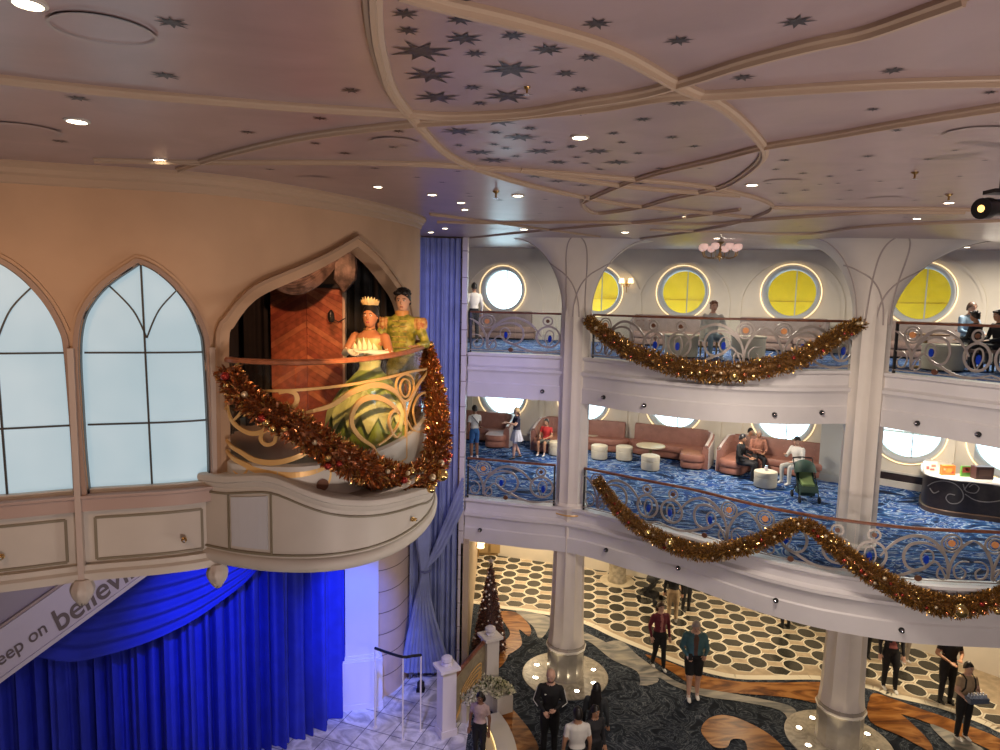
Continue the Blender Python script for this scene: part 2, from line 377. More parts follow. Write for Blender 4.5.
# ---------------------------------------------------------------- decks
def floor_slab(path, z, name, mats, left):
    e = eoff(path, -.29); w = [FW.at(FW.L*i/40, 0, .02) for i in range(41)]
    poly = [Vector((p.x, p.y, z)) for p in e]+[Vector((p.x, p.y, z)) for p in reversed(w)]+[Vector((left, w[0].y, z))]+[Vector((left, e[0].y, z))]
    m_ = MB(); m_.poly(poly, 0, .05); lo = [Vector((p.x, p.y, z-1.0)) for p in poly]; m_.poly(lo, 1, .06)
    return struct(m_.build(name, mats, smooth=False))
carpet = bpy.data.materials.new('wave_carpet'); carpet.use_nodes = True
def carpet_nodes(m, stops, scale, dist, detail=3, rough=.9):
    nt = m.node_tree; b = nt.nodes['Principled BSDF']; b.inputs['Roughness'].default_value = rough; b.inputs['Specular IOR Level'].default_value = .15
    tc = nt.nodes.new('ShaderNodeTexCoord'); mp = nt.nodes.new('ShaderNodeMapping'); mp.inputs['Scale'].default_value = scale
    n = nt.nodes.new('ShaderNodeTexNoise'); n.inputs['Scale'].default_value = 1; n.inputs['Detail'].default_value = detail; n.inputs['Distortion'].default_value = dist
    r = nt.nodes.new('ShaderNodeValToRGB'); r.color_ramp.interpolation = 'LINEAR'
    nt.links.new(tc.outputs['Object'], mp.inputs[0]); nt.links.new(mp.outputs[0], n.inputs[0]); nt.links.new(n.outputs['Fac'], r.inputs[0]); nt.links.new(r.outputs[0], b.inputs['Base Color'])
    el = r.color_ramp.elements
    el[0].position, el[0].color = stops[0][0], tuple(stops[0][1])+(1,); el[1].position, el[1].color = stops[-1][0], tuple(stops[-1][1])+(1,)
    for p, c in stops[1:-1]: e = el.new(p); e.color = tuple(c)+(1,)
carpet_nodes(carpet, [(.34,(.010,.014,.035)),(.43,(.012,.045,.15)),(.48,(.035,.13,.33)),(.5,(.45,.55,.65)),(.515,(.02,.09,.33)),(.58,(.008,.03,.13)),(.62,(.36,.44,.52)),(.635,(.012,.06,.26))], (.75,1.3,1), 2.6)
floor_slab(E5, Z5, 'floor_upper_deck', [carpet, M['white']], -3.2)
floor_slab(E4, Z4, 'floor_middle_deck', [carpet, M['white']], -3.2)
PROF = [(0,.0),(.07,.0),(.07,-.06),(.03,-.08),(0,-.1),(0,-.30),(.04,-.33),(.10,-.35),(.10,-.42),(.05,-.46),(.03,-.5),(.03,-.72),(.06,-.75),(.06,-1.1),(-.3,-1.1),(-.3,.0)]
for path, z, nm in ((E5, Z5, 'trim_upper_deck_fascia'), (E4, Z4, 'trim_middle_deck_fascia')):
    m_ = MB(); sweep(m_, path, [(o, z+h) for o, h in PROF], 0, step=.2); struct(m_.build(nm, M['white']))
def fascia_spot(x, y, path, lb, out=.09):
    u, z = path.hit(x, y); c = path.at(u, z, out); n = path.nrm(u)
    t = thing('fascia_spotlight', lb, 'spotlight', c, 'small spotlights on the balcony fascias')
    q = n.to_track_quat('Z', 'Y').to_matrix().to_4x4(); Mx = Matrix.Translation(c) @ q
    bd = MB().lathe([(.05,-.02),(.05,0),(.035,.012),(.035,.05),(.02,.055)], (0,0,0), 12, M=Mx).build('body', M['blackmetal'], t)
    MB().lathe([(.028,.052),(.02,.062),(.005,.066)], (0,0,0), 12, M=Mx).build('lens', M['chrome'], bd)
for x, y, lb in [(543,391,'tiny spotlight on the upper fascia left of the first column'),(606,397,'tiny spotlight on the upper fascia right beside the first column'),(646,405,'tiny spotlight on the upper fascia above the long sofa'),(773,414,'tiny spotlight on the upper fascia above the sitting group'),(819,412,'tiny spotlight on the upper fascia left of the second column'),(920,423,'tiny spotlight on the upper fascia right of the second column'),(981,434,'tiny spotlight on the upper fascia above the reception desk')]:
    fascia_spot(x, y, E5, lb)
for x, y, lb in [(481,529,'tiny spotlight on the lower fascia above the Christmas tree'),(608,549,'tiny spotlight on the lower fascia above the stone drum'),(680,567,'tiny spotlight on the lower fascia above the black stroller'),(777,599,'tiny spotlight on the lower fascia left of the second column'),(900,628,'tiny spotlight on the lower fascia right of the second column')]:
    fascia_spot(x, y, E4, lb)
# ---------------------------------------------------------------- far wall with portholes
W5 = [(503,290),(598,291),(683,292),(791,292.6),(920,296)]; W4 = [(503,404),(584,402),(674,407),(783,412),(908,428),(1012,440)]
def circ(u, z, r, n=36): return [(u+r*math.cos(2*PI*k/n), z+r*math.sin(2*PI*k/n)) for k in range(n)]
wins = [(FW.hit(x, y)[0], 9.82, .74, 5) for x, y in W5]+[(FW.hit(x, y)[0], 6.10, .83, 4) for x, y in W4]
wins.append((wins[4][0]+3.9, 9.82, .74, 5))
m_ = MB()
zt = [(FW.L, ceil_z(FW.at0(FW.L).y)+.05)]
top = [(FW.L*i/16, ceil_z(FW.at0(FW.L*i/16).y)+.05) for i in range(17)]
sheet(m_, FW, [(0,0),(FW.L,0)]+list(reversed(top)), [circ(u, z, r) for u, z, r, d in wins], .25, 0, .5, zstep=1.2)
struct(m_.build('wall_far', M['wall5'], angle=30))
M['paneglass'] = glass_mat('window_glass', (.93,.98,1))
for k, (u, z, r, d) in enumerate(wins):
    w = bpy.data.objects.new('window_%d' % (k+3), None); C.objects.link(w); w.location = FW.at(u, z); struct(w)
    c = circ(u, z, r+.03, 48)
    def ringprof(prof, name, m):
        R_ = []
        for i in range(48):
            a = 2*PI*i/48
            R_.append([FW.at(u+(r+dr)*math.cos(a), z+(r+dr)*math.sin(a), o) for dr, o in prof])
        MB().rings(R_, 0, False, True).build(name, m, w)
    ringprof([(-.06,-.2),(-.06,-.06),(-.02,.02),(.04,.05),(.08,.04),(.08,.0),(.0,-.2)], 'window_frame', M['frame'])
    ringprof([(.105,.055),(.105,.07),(.125,.07),(.125,.055)], 'halo_light', M['halo'])
    g = MB(); sheet(g, FW, circ(u, z, r-.05, 40), [], .012, -.12, .4); g.build('glass_pane', M['paneglass'], w)
    v = MB(); sheet(v, FW, [(u+.1, z-r*.95),(u+.13,z-r*.95),(u+.13,z+r*.95),(u+.1,z+r*.95)], [], .02, -.10, .4); v.build('mullion', M['frame'], w)
# arch mouldings round the upper portholes and panel posts on the middle deck
for k, (u, z, r, d) in enumerate(wins):
    if d == 5:
        P = [(u-1.45, Z5)]+[(u+1.45*math.cos(PI-PI*i/24), 9.42+1.38*math.sin(PI*i/24)) for i in range(25)]+[(u+1.45, Z5)]
        m_ = MB(); strip(m_, FW, P, .09, .045, .045); struct(m_.build('trim_wall_arch', M['wall5']))
    else:
        for du in (-1.25, 1.45):
            m_ = MB(); sheet(m_, FW, [(u+du-.09,Z4),(u+du+.09,Z4),(u+du+.09,7.0),(u+du-.09,7.0)], [], .05, .05, .3); struct(m_.build('trim_wall_post', M['wall5'], smooth=False))
for z in (Z4, Z5):
    m_ = MB(); sweep(m_, FW, [(.03,z),(.03,z+.18),(0,z+.2),(-.02,z+.2),(-.02,z)], 0, step=.5); struct(m_.build('baseboard_far', M['cream']))
# sunlit yellow lifeboat hull hanging outside the upper portholes
def lifeboat():
    P = Path([(1.6,27.6),(5,26.2),(8.5,24.1),(12,21.5),(15,18.4),(17.5,14.5)], 8); R_ = []; n = 28
    R2 = []
    for i in range(n+1):
        t = i/n; k = (1-abs(2*t-1)**5)**.5+.02; u = P.L*t; ring = []
        for j in range(20):
            a = 2*PI*j/20; ca, sa = math.cos(a), math.sin(a)
            o = 1.4*k*math.copysign(abs(ca)**.6, ca); zz = 10.0+(1.75 if sa > 0 else 1.9)*k*math.copysign(abs(sa)**.7, sa)
            ring.append(P.at(u, zz, o-1.2))
        R_.append(ring)
    t = thing('lifeboat', 'bright yellow lifeboat hull filling the view through the upper portholes', 'lifeboat', P.at(P.L/2, 8.2, -1.2))
    MB().rings(R_, 0).build('hull', mat('lifeboat_yellow', (1,.64,.015), .4, var=.08, scale=3), t)
    m_ = MB(); sweep(m_, P, [(.1,9.6),(.23,9.6),(.23,9.62),(.1,9.62)], 0, P.L*.08, P.L*.92); m_.build('rubbing_strip', mat('boat_strip', (.65,.35,.02), .5), t)
lifeboat()
# promenade deck outside the middle portholes
P = Path([(p.x, p.y) for p in [FW.at(FW.L*i/12, 0, -.3) for i in range(13)]], 4)
m_ = MB(); sweep(m_, P, [(0,4.3),(0,4.4),(-3,4.4),(-3,4.3)], 0, step=1); struct(m_.build('floor_promenade', mat('promenade_teak', (.85,.80,.72), .6, var=.2, scale=9)))
t = thing('ship_rail', 'white ship rail with teal glass seen outside the lower portholes', 'railing', P.at(P.L/2, 4.4, -2.9))
m_ = MB(); sweep(m_, P, [(-2.86,5.5),(-2.86,5.56),(-2.94,5.56),(-2.94,5.5)], 0, step=1); m_.build('top_bar', M['white'], t)
m_ = MB(); sweep(m_, P, [(-2.89,4.42),(-2.89,5.49),(-2.91,5.49),(-2.91,4.42)], 0, step=1); m_.build('glass_panel', M['glass'], t)

# ---------------------------------------------------------------- columns
def flute_ring(c, r, z, n=10, depth=.06, per=4):
    ring = []
    for k in range(n*per):
        a = 2*PI*k/(n*per); ph = (k % per)/per; rr = r*(1-depth*math.sin(PI*ph)) if depth else r
        ring.append(Vector((c[0]+rr*math.cos(a), c[1]+rr*math.sin(a), z)))
    return ring
def column(c, ax, wl, wr, wd, z0, lb, other):
    c = Vector((c[0], c[1], 0)); ax = math.atan2(ax[1], ax[0]); zt = ceil_z(c.y)
    t = bpy.data.objects.new('column', None); C.objects.link(t); t.location = c
    struct(t)
    m_ = MB(); R_ = []
    for z, r, d in [(.92,.455,.0),(1.0,.45,.04),(1.2,.43,.06),(2.2,.405,.12),(3.0,.392,.15),(4.3,.38,.15),(4.42,.41,.0),(4.5,.41,.0),(4.55,.38,.15),(z0+.5,.365,.10)]:
        R_.append(flute_ring(c, r, z, 10, d))
    m_.rings(R_, 0); m_.build('shaft', M['col'], t, angle=25)
    m_ = MB(); oct_ = [(.47,.02),(.47,.06),(.46,.08),(.46,.74),(.49,.78),(.49,.86),(.455,.9),(.455,.93)]
    m_.lathe(oct_, c, 12); m_.build('plinth', mat('column_plinth', (.6,.55,.47), .22, metal=.35, var=.25, scale=2.5), t, angle=20)
    m_ = MB(); m_.lathe([(.49,.79),(.505,.80),(.505,.84),(.49,.85)], c, 12, 0, False); m_.build('plinth_band', mat('pale_band', (.95,.9,.8), .3), t)
    m_ = MB(); m_.tube([c+Vector((.42*math.cos(2*PI*k/24), .42*math.sin(2*PI*k/24), 4.28)) for k in range(24)], .018, 6, 0, True); m_.build('gold_ring', M['gold'], t)
    # fan capital: a four-sided concave flare
    def S(a, tt):
        """a in -1..1 across the front face, tt 0..1 upward"""
        ph = tt*PI/2*.985; g = 1-math.cos(ph); h = math.sin(ph)
        z = z0+(zt-z0)*h
        w = .335+(wl if a < 0 else wr)*g; d = .335+wd*g
        x = a*w; y = -math.sqrt(max(0, 1-abs(a)**(2+4*tt)))*d
        return x, y, z
    m_ = MB(); R_ = []; n = 22
    for i in range(17):
        tt = i/16; ring = []
        for k in range(n): a = math.cos(PI-PI*k/n); x, y, z = S(a, tt); ring.append((x, y, z))
        for k in range(n): a = math.cos(PI*k/n); x, y, z = S(a, tt); ring.append((x, -y, z))
        R_.append([Vector((c.x+x*math.cos(ax)-y*math.sin(ax), c.y+x*math.sin(ax)+y*math.cos(ax), z)) for x, y, z in ring])
    m_.rings(R_, 0); m_.build('capital', M['col'], t, angle=60)
    for pts in ([(-1,.5),(-.8,.43),(-.5,.36),(-.15,.25),(.12,.12),(.22,.0)], [(1,.5),(.8,.43),(.5,.36),(.15,.25),(-.12,.12),(-.22,.0)],
                [(-.02,.97),(-.22,.7),(-.42,.42),(-.6,.2),(-.72,.0)], [(.0,.97),(.18,.7),(.36,.42),(.5,.2),(.66,.0)],
                [(-.98,.02),(-.975,.3),(-.97,.6),(-.97,.97)], [(.98,.02),(.975,.3),(.97,.6),(.97,.97)]):
        q = []
        for v in sm([(a, b, 0) for a, b in pts], 8):
            x, y, z = S(max(-.995, min(.995, v.x)), max(0, v.y)); y -= .006
            q.append(Vector((c.x+x*math.cos(ax)-y*math.sin(ax), c.y+x*math.sin(ax)+y*math.cos(ax), z)))
        m_ = MB(); m_.tube(q, .016, 6); m_.build('capital_moulding', M['rib2'], t)
    # stone disc with uplights
    m_ = MB(); m_.lathe([(1.08,.0),(1.08,.025),(1.05,.03),(.0,.03)], c, 48); m_.build('stone_disc', mat('stone_disc', (.50,.45,.36), .35, var=.4, scale=3.5, dist=2), t)
    for k in range(8):
        a = 2*PI*(k+.35)/8; p = c+Vector((.78*math.cos(a), .78*math.sin(a), .03))
        l = thing('floor_uplight', 'round glowing uplight set in the stone disc around '+other, 'uplight', p, 'floor uplights around '+other)
        MB().lathe([(.085,0),(.085,.008),(.06,.01),(.06,.0)], p, 16, 0, False).build('rim', M['chrome'], l)
        MB().lathe([(.058,.001),(.058,.007)], p, 16).build('lens', M['lampglow'], l)
COL1 = (1.806,15.825); COL2 = (7.528,13.465)
column(COL1, (1,-.18), 1.25, 1.45, .75, 9.05, '', 'the slim left column')
column(COL2, (1,-.1), 1.15, 1.9, .8, 9.05, '', 'the right column')
for cc in (COL1, COL2):
    for k in range(4):
        a = 2*PI*k/4-.6; lamp('SPOT', (cc[0]+.78*math.cos(a), cc[1]+.78*math.sin(a), .06), 22, (1,.80,.5), .04, to=(cc[0]+.42*math.cos(a), cc[1]+.42*math.sin(a), 2.2), angle=50, blend=.6)
# low stone drum at the back of the hall
c = atz(617,581,0)
t = thing('stone_drum', 'low round stone drum on a pale disc amid the patterned floor', 'pillar', c)
MB().lathe([(.32,.02),(.32,.1),(.29,.14),(.29,1.0),(.32,1.04),(.32,1.12),(.0,1.12)], c, 24).build('drum', mat('drum_stone', (.42,.36,.26), .5, var=.4, scale=8), t)
MB().lathe([(.58,.0),(.58,.02),(.0,.022)], c, 32).build('base_disc', mat('pale_stone', (.6,.52,.38), .4, var=.2, scale=4), t)
# ================================================================ the tan pod on the left with its balcony
ZB = 7.07
def smz(pts, n=6): return px(POD, pts, n)
# window outlines in (along, height), traced once and repeated
GL = [(89,494),(85,450),(82,400),(80,360),(81.5,331),(88.5,309),(107,286),(139,264)]
GR = [(139,264),(154.6,271.5),(172.4,286.6),(189,308),(200,331),(203.5,348),(206.5,398),(208.5,440),(209.5,477)]
gl = px(POD, GL, 4); gr = px(POD, GR, 4)
win1 = gl+gr[1:]
uB = POD.hit(79,500)[0]; uC = POD.hit(214,480)[0]; pitch_u = uC-uB
zsill = win1[0][1]
win1 = [(u, z) for u, z in win1]; win1[-1] = (win1[-1][0], zsill)
c1u = (win1[0][0]+win1[-1][0])/2
win0 = [(u-pitch_u, z) for u, z in win1]
winm = [(u-2*pitch_u, z) for u, z in win1]
NL = [(228,484),(227,420),(226,340),(231,326),(245,306),(263,292.5),(298,277),(330,261),(354,246)]
NR = [(354,246),(375,264),(391,284),(402,302),(408,325),(411,350),(412,400),(412,484)]
nl = px(POD, NL, 4); nr = px(POD, NR, 4); niche = nl+nr[1:]
zn = 7.72; niche = [(u, max(z, zn)) for u, z in niche]
top = [(POD.L*i/14, ceil_z(POD.at0(POD.L*i/14).y)+.03) for i in range(15)]
m_ = MB(); sheet(m_, POD, [(0,7.78),(POD.L,7.78)]+list(reversed(top)), [winm, win0, win1, niche], .14, 0, .1, zstep=.5, m=0)
o = struct(m_.build('wall_pod', [M['podwall'], M['podtrim']], angle=25))
m_ = MB(); sheet(m_, POD, [(0,ZB),(POD.L,ZB),(POD.L,7.78),(0,7.78)], [], .12, -.02, .12); struct(m_.build('wall_pod_base', M['cream'], angle=25))
# cornice under the ceiling
m_ = MB(); R_ = []
for i in range(60):
    u = POD.L*i/59; Y = POD.at0(u).y; zc = ceil_z(Y)
    R_.append([POD.at(u, zc+dz, o_) for o_, dz in [(0,.02),(.09,.02),(.09,-.03),(.055,-.05),(.05,-.085),(.02,-.1),(.018,-.15),(0,-.16)]])
m_.rings(R_, 0); struct(m_.build('trim_pod_cornice', mat('cornice_tan', (.48,.35,.25), .55)))
# window frames, glass, muntins
fr = mat('window_surround', (.36,.245,.19), .45); mun = mat('window_leading', (.05,.045,.04), .4)
lit = bpy.data.materials.new('backlit_frosted_glass'); lit.use_nodes = True
nt = lit.node_tree; b = nt.nodes['Principled BSDF']; b.inputs['Base Color'].default_value = (.3,.34,.36,1); b.inputs['Roughness'].default_value = .4
tc = nt.nodes.new('ShaderNodeTexCoord'); nz = nt.nodes.new('ShaderNodeTexNoise'); nz.inputs['Scale'].default_value = 1.6; r = nt.nodes.new('ShaderNodeValToRGB')
nt.links.new(tc.outputs['Object'], nz.inputs[0]); nt.links.new(nz.outputs['Fac'], r.inputs[0]); nt.links.new(r.outputs[0], b.inputs['Emission Color'])
r.color_ramp.elements[0].position = .3; r.color_ramp.elements[0].color = (.36,.54,.62,1); r.color_ramp.elements[1].position = .7; r.color_ramp.elements[1].color = (.50,.64,.70,1)
b.inputs['Emission Strength'].default_value = .72
def bay(wn, idx):
    w = bpy.data.objects.new('window_%d' % idx, None); C.objects.link(w); cu = (wn[0][0]+wn[-1][0])/2; w.location = POD.at(cu, zsill); struct(w)
    g = MB(); sheet(g, POD, wn, [], .02, -.075, .12); g.build('glass_pane', lit, w)
    # offset outline for the moulding
    arch = wn[:]; 
    def outl(P_, k):
        Q = []
        for i, (u, z) in enumerate(P_):
            a = P_[max(i-1,0)]; b2 = P_[min(i+1,len(P_)-1)]; tx, tz = b2[0]-a[0], b2[1]-a[1]; l = math.hypot(tx, tz) or 1; Q.append((u-tz/l*k, z+tx/l*k))
        return Q
    f = MB(); strip(f, POD, outl(arch, .004), .012, .0, .07); f.build('glazing_bead', mun, w)
    f = MB(); strip(f, POD, outl(arch, .026), .036, .035, .11); f.build('window_frame', fr, w)
    f = MB(); strip(f, POD, outl(arch, .055), .030, .016, .05); f.build('window_frame', M['podwall'], w)
    f = MB(); sweep(f, POD, [(.0,zsill-.13),(.035,zsill-.13),(.035,zsill-.03),(.06,zsill-.02),(.06,zsill),(-.07,zsill+.005)], 0, wn[0][0]-.05, wn[-1][0]+.05, .1); f.build('window_sill', mat('sill_pinkish', (.46,.34,.30), .5), w)
    apex = max(wn, key=lambda p: p[1]); zs = zsill+(apex[1]-zsill)*.615
    def bar(P, wd=.014): k = MB(); strip(k, POD, P, wd, -.06, .02); k.build('muntin', mun, w)
    bar([(cu+(apex[0]-cu)*t, zsill+(apex[1]-zsill)*t) for t in [i/8 for i in range(9)]])
    bar([(wn[0][0]+(wn[-1][0]-wn[0][0])*i/8, zs) for i in range(9)]); bar([(wn[0][0]+(wn[-1][0]-wn[0][0])*i/8, zsill+.30*(apex[1]-zsill)) for i in range(9)])
    j = zsill+(apex[1]-zsill)*.68
    for s in (-1, 1):
        e = (cu+s*(wn[-1][0]-cu)*.62, zsill+(apex[1]-zsill)*.915)
        bar([(v.x, v.y) for v in sm([(cu, j, 0), (cu+(e[0]-cu)*.35, j+(e[1]-j)*.52, 0), (e[0], e[1], 0)], 6)], .011)
bay(winm, 0); bay(win0, 1); bay(win1, 2)
# pilasters between bays, with scallop shell drops
m_shell = mat('shell_plaster', (.56,.50,.45), .5)
for k, u in enumerate((uB-pitch_u, uB, uC)):
    m_ = MB(); sheet(m_, POD, [(u-.022,ZB-.05),(u+.022,ZB-.05),(u+.022,8.9),(u-.022,8.9)], [], .09, .06, .1); struct(m_.build('trim_pod_pilaster', M['podtrim'], smooth=False))
    if k:
        c = POD.at(u, ZB-.13, .03); 
        s = MB(); R_ = []
        for i in range(9):
            a = i/8; zz = c.z+.125-.2*a; rr = .085*math.sin(PI*(.18+.74*a))**.8; ring = []
            for q in range(36):
                an = 2*PI*q/36; r2 = rr*(1+.09*math.cos(an*9)*(a+.2)); ring.append((c.x+r2*math.cos(an), c.y+r2*math.sin(an), zz+.012*a*math.cos(an*9)))
            R_.append(ring)
        s.rings(R_, 0); o = s.build('hanging_shell_finial', m_shell)
        tag(o, ('white scallop shell drop hanging over the diagonal lettered stair' if k == 1 else 'white scallop shell drop hanging over the blue swag curtain'), 'finial', 'scallop drops under the pod')
# lower panels with olive line frames
for u0, u1, tag_ in ((uB-pitch_u+.07, uB-.07, 0), (uB+.07, uC-.07, 1)):
    for (z0, z1, mg) in ((ZB+.13, zsill-.2, 0),):
        m_ = MB()
        P = [(u0+.03,z0),(u1-.03,z0),(u1-.03,z1),(u0+.03,z1),(u0+.03,z0)]
        for a, b2 in zip(P, P[1:]):
            strip(m_, POD, [(a[0]+(b2[0]-a[0])*i/8, a[1]+(b2[1]-a[1])*i/8) for i in range(9)], .02, -.012, .02)
        struct(m_.build('trim_pod_panel', M['greyline'], smooth=False))
m_ = MB(); sweep(m_, POD, [(-.02,ZB-.02),(.05,ZB-.02),(.05,ZB+.04),(.025,ZB+.06),(.02,ZB+.1),(-.02,ZB+.1)], 0, 0, None, .1); struct(m_.build('trim_pod_base', M['cream']))
def niche_spot(x, y, path, lb, out=.02):
    u, z = path.hit(x, y); c = path.at(u, z, out); n = path.nrm(u); Mx = Matrix.Translation(c) @ n.to_track_quat('Z', 'Y').to_matrix().to_4x4()
    t = thing('panel_spotlight', lb, 'spotlight', c, 'spotlights on the pod panels')
    MB().lathe([(.022,-.01),(.022,.004),(.014,.01),(.016,.035),(.008,.04)], (0,0,0), 14, M=Mx).build('body', M['brass'], t)
    MB().lathe([(.012,.037),(.008,.046),(.002,.048)], (0,0,0), 12, M=Mx).build('lens', M['chrome'], t)
niche_spot(2, 556, POD, 'tiny brass spotlight on the pod panel at the left edge')
niche_spot(184, 539, POD, 'tiny brass spotlight on the pod panel below the second arched window')
# pod underside and side return
lo = [POD.at(POD.L*i/40, ZB, -.02) for i in range(41)]
m_ = MB(); m_.poly(lo+[Vector((-7.5,11.2,ZB)), Vector((-7.5,4.2,ZB))], 0, -.1); struct(m_.build('floor_pod', M['cream'], smooth=False))
# niche surround moulding
for wd, off, d, k, mt in ((.10,.045,.09,.045,M['podwall']),(.03,.065,.03,.095,mat('niche_edge',(.40,.26,.17),.5))):
    cu = sum(p[0] for p in niche)/len(niche); ap = max(niche, key=lambda p: p[1])
    m_ = MB()
    P = []
    nn = [p for p in niche if p[1] > zn+.01]
    for i, (u, z) in enumerate(nn):
        a = nn[max(i-1,0)]; b2 = nn[min(i+1,len(nn)-1)]; tx, tz = b2[0]-a[0], b2[1]-a[1]; l = math.hypot(tx, tz) or 1
        P.append((u-tz/l*k, z+tx/l*k))
    strip(m_, POD, P, wd, off, d); struct(m_.build('trim_niche_surround', mt, angle=50))
# ---------------------------------------------------------------- niche interior (black drapes, herringbone door)
blk = mat('black_drape', (.014,.013,.015), .85, var=.4, scale=4)
FLZ = 7.66
bodyP = [BAL.at(BAL.L*i/40, FLZ, -.04) for i in range(41)]
m_ = MB(); m_.poly(bodyP+[Vector((-1.5,9.3,FLZ)), Vector((-3.6,9.3,FLZ)), Vector((-3.6,5.6,FLZ))], 0, .05); struct(m_.build('floor_balcony', mat('balcony_floor', (.42,.36,.30), .5), smooth=False))
def drape(name, path, z0, z1, amp, wl, m, u0=0, u1=None, n=None, seed=1, parent=None, flare=0, off=0):
    rnd = random.Random(seed); u1 = path.L if u1 is None else u1
    n = n or int((u1-u0)/wl*8)+8; ph = [rnd.uniform(0, 6.28) for _ in range(3)]
    R_ = []
    nz = 14
    vs = []; fs = []
    for j in range(nz+1):
        z = z0+(z1-z0)*j/nz
        for i in range(n+1):
            u = u0+(u1-u0)*i/n
            k = 2*PI*u/wl; w_ = math.sin(k+.9*math.sin(k*.37+ph[0])+.15*math.sin(z*1.3+ph[1]))+.35*math.sin(2.3*k+ph[2])
            a = amp*(1+flare*(1-j/nz))
            vs.append(path.at(u, z, off+a*w_))
    for j in range(nz):
        for i in range(n): a = j*(n+1)+i; fs.append((a, a+1, a+n+2, a+n+1))
    mm = MB(); mm.add(vs, fs, 0); N = len(vs)
    mm.add([Vector(v)+Vector((0,.02,0)) for v in vs], [tuple(reversed(f)) for f in fs], 0)
    rim = [i for i in range(n+1)]
    for i in range(n): mm.f.append((i, i+N, i+1+N, i+1)); mm.m.append(0)
    return mm.build(name, m, parent, angle=80, fix=False)
tag(drape('black_drape', Path([(-2.62,5.7),(-3.0,6.4),(-3.2,7.2),(-3.3,8.2)], 4), FLZ, 10.2, .04, .18, blk, seed=3), 'black drape lining the left side of the balcony niche', 'drape', 'black drapes in the niche')
tag(drape('black_drape', Path([(-3.3,8.5),(-2.9,8.55),(-2.6,8.6)], 4), FLZ, 10.3, .04, .2, blk, seed=4), 'black drape left of the herringbone door in the niche', 'drape', 'black drapes in the niche')
tag(drape('black_drape', Path([(-2.02,8.5),(-1.8,8.5),(-1.62,8.6),(-1.5,8.7)], 4), FLZ, 10.35, .035, .13, blk, seed=5), 'black drape right of the herringbone door, behind the couple', 'drape', 'black drapes in the niche')
m_ = MB(); m_.box((-2.6,9.25,9), (2.6,.1,2.9), 0); m_.box((-3.62,7.4,9), (.1,3.8,2.9), 0); struct(m_.build('wall_niche', M['dark'], smooth=False))
# door
A = aty(271,380,8.35); B = aty(343,380,8.35); zt = aty(300,287,8.35).z
t = thing('herringbone_door', 'reddish wooden door with herringbone planks glowing in the dark niche', 'door', ((A.x+B.x)/2, 8.35, FLZ))
wd1 = mat('red_plank', (.36,.10,.05), .45, var=.35, scale=14); wd2 = mat('light_red_plank', (.46,.16,.08), .45, var=.3, scale=14); wd3 = mat('deep_red_plank', (.26,.06,.035), .45, var=.3, scale=14)
w_ = B.x-A.x; hz = zt-FLZ
for s in (0, 1):
    m_ = MB(); x0 = A.x+s*w_/2; hw = w_/2; m_.box((x0+hw/2, 8.40, FLZ+hz/2), (hw-.008, .04, hz), 2)
    k = -10; pitch = .085
    while k*pitch < hz+.1:
        z0 = FLZ+k*pitch
        # plank rising toward the centre seam on the left leaf, away from it on the right leaf
        sl = .62*(1 if s == 0 else -1)
        base = z0 if s == 0 else z0+hw*.62
        q = [(0, base), (hw-.01, base+sl*hw), (hw-.01, base+sl*hw+pitch-.008), (0, base+pitch-.008)]
        q = [(a, min(max(b2, FLZ), FLZ+hz)) for a, b2 in q]
        if max(b2 for a, b2 in q)-min(b2 for a, b2 in q) > .01:
            fv = [Vector((x0+a, 8.375, b2)) for a, b2 in q]; bv = [v+Vector((0,.02,0)) for v in fv]
            m_.add(fv+bv, [(0,1,2,3),(4,7,6,5),(0,4,5,1),(3,2,6,7)], random.choice((0,0,1,2)))
        k += 1
    m_.build('door_leaf', [wd1, wd2, wd3], t, smooth=False)
m_ = MB(); m_.box((B.x+.02, 8.36, FLZ+hz/2), (.03,.08,hz), 0); m_.build('door_post', mat('pale_post', (.5,.38,.3), .4), t)
m_ = MB(); m_.box(((A.x+B.x)/2, 8.38, zt+.02), (w_+.08,.08,.05), 0); m_.build('door_head', M['dark'], t)
# striped swag over the door
sw = mat('swag_stripe', (.20,.16,.15), .5, var=.8, scale=9); m_ = MB()
a0 = aty(276,287,8.1); a1 = aty(338,262,8.1)
for k in range(8):
    f_ = k/7; P = []
    for i in range(15):
        s = i/14; p = a0.lerp(a1, s); sag = (.08+.16*f_)*math.sin(PI*s)**.8
        P.append(Vector((p.x, p.y-.03*math.sin(f_*PI)-.02, p.z+.12-.1*f_-sag*.9)))
    m_.tube(P, .028, 6, 0)
for k in range(7):
    x_ = a1.x-.02+k*.035; m_.tube([Vector((x_,8.1,a1.z+.12)), Vector((x_+.02,8.06,a1.z-.08)), Vector((x_+.01,8.05,a1.z-.2-.1*math.sin(PI*k/6))), Vector((a1.x+.08,8.06,a1.z-.36))], [.03,.035,.035,.012], 6, 0)
tag(m_.build('swag_valance', sw), 'dark striped satin swag draped over the top of the herringbone door', 'swag')
# small lantern seen in silhouette in front of the door
p = aty(331,318,8.2)
t = thing('wall_lantern', 'small dark lantern silhouetted against the herringbone door', 'lantern', p)
m_ = MB(); m_.lathe([(.03,-.05),(.045,.0),(.04,.06),(.01,.1)], p, 8); m_.build('lamp_body', M['blackmetal'], t)
m_ = MB(); m_.tube([p+Vector((.0,0,.0)), p+Vector((.08,.05,-.05)), p+Vector((.16,.08,.0))], .008, 6); m_.build('bracket', M['blackmetal'], t)
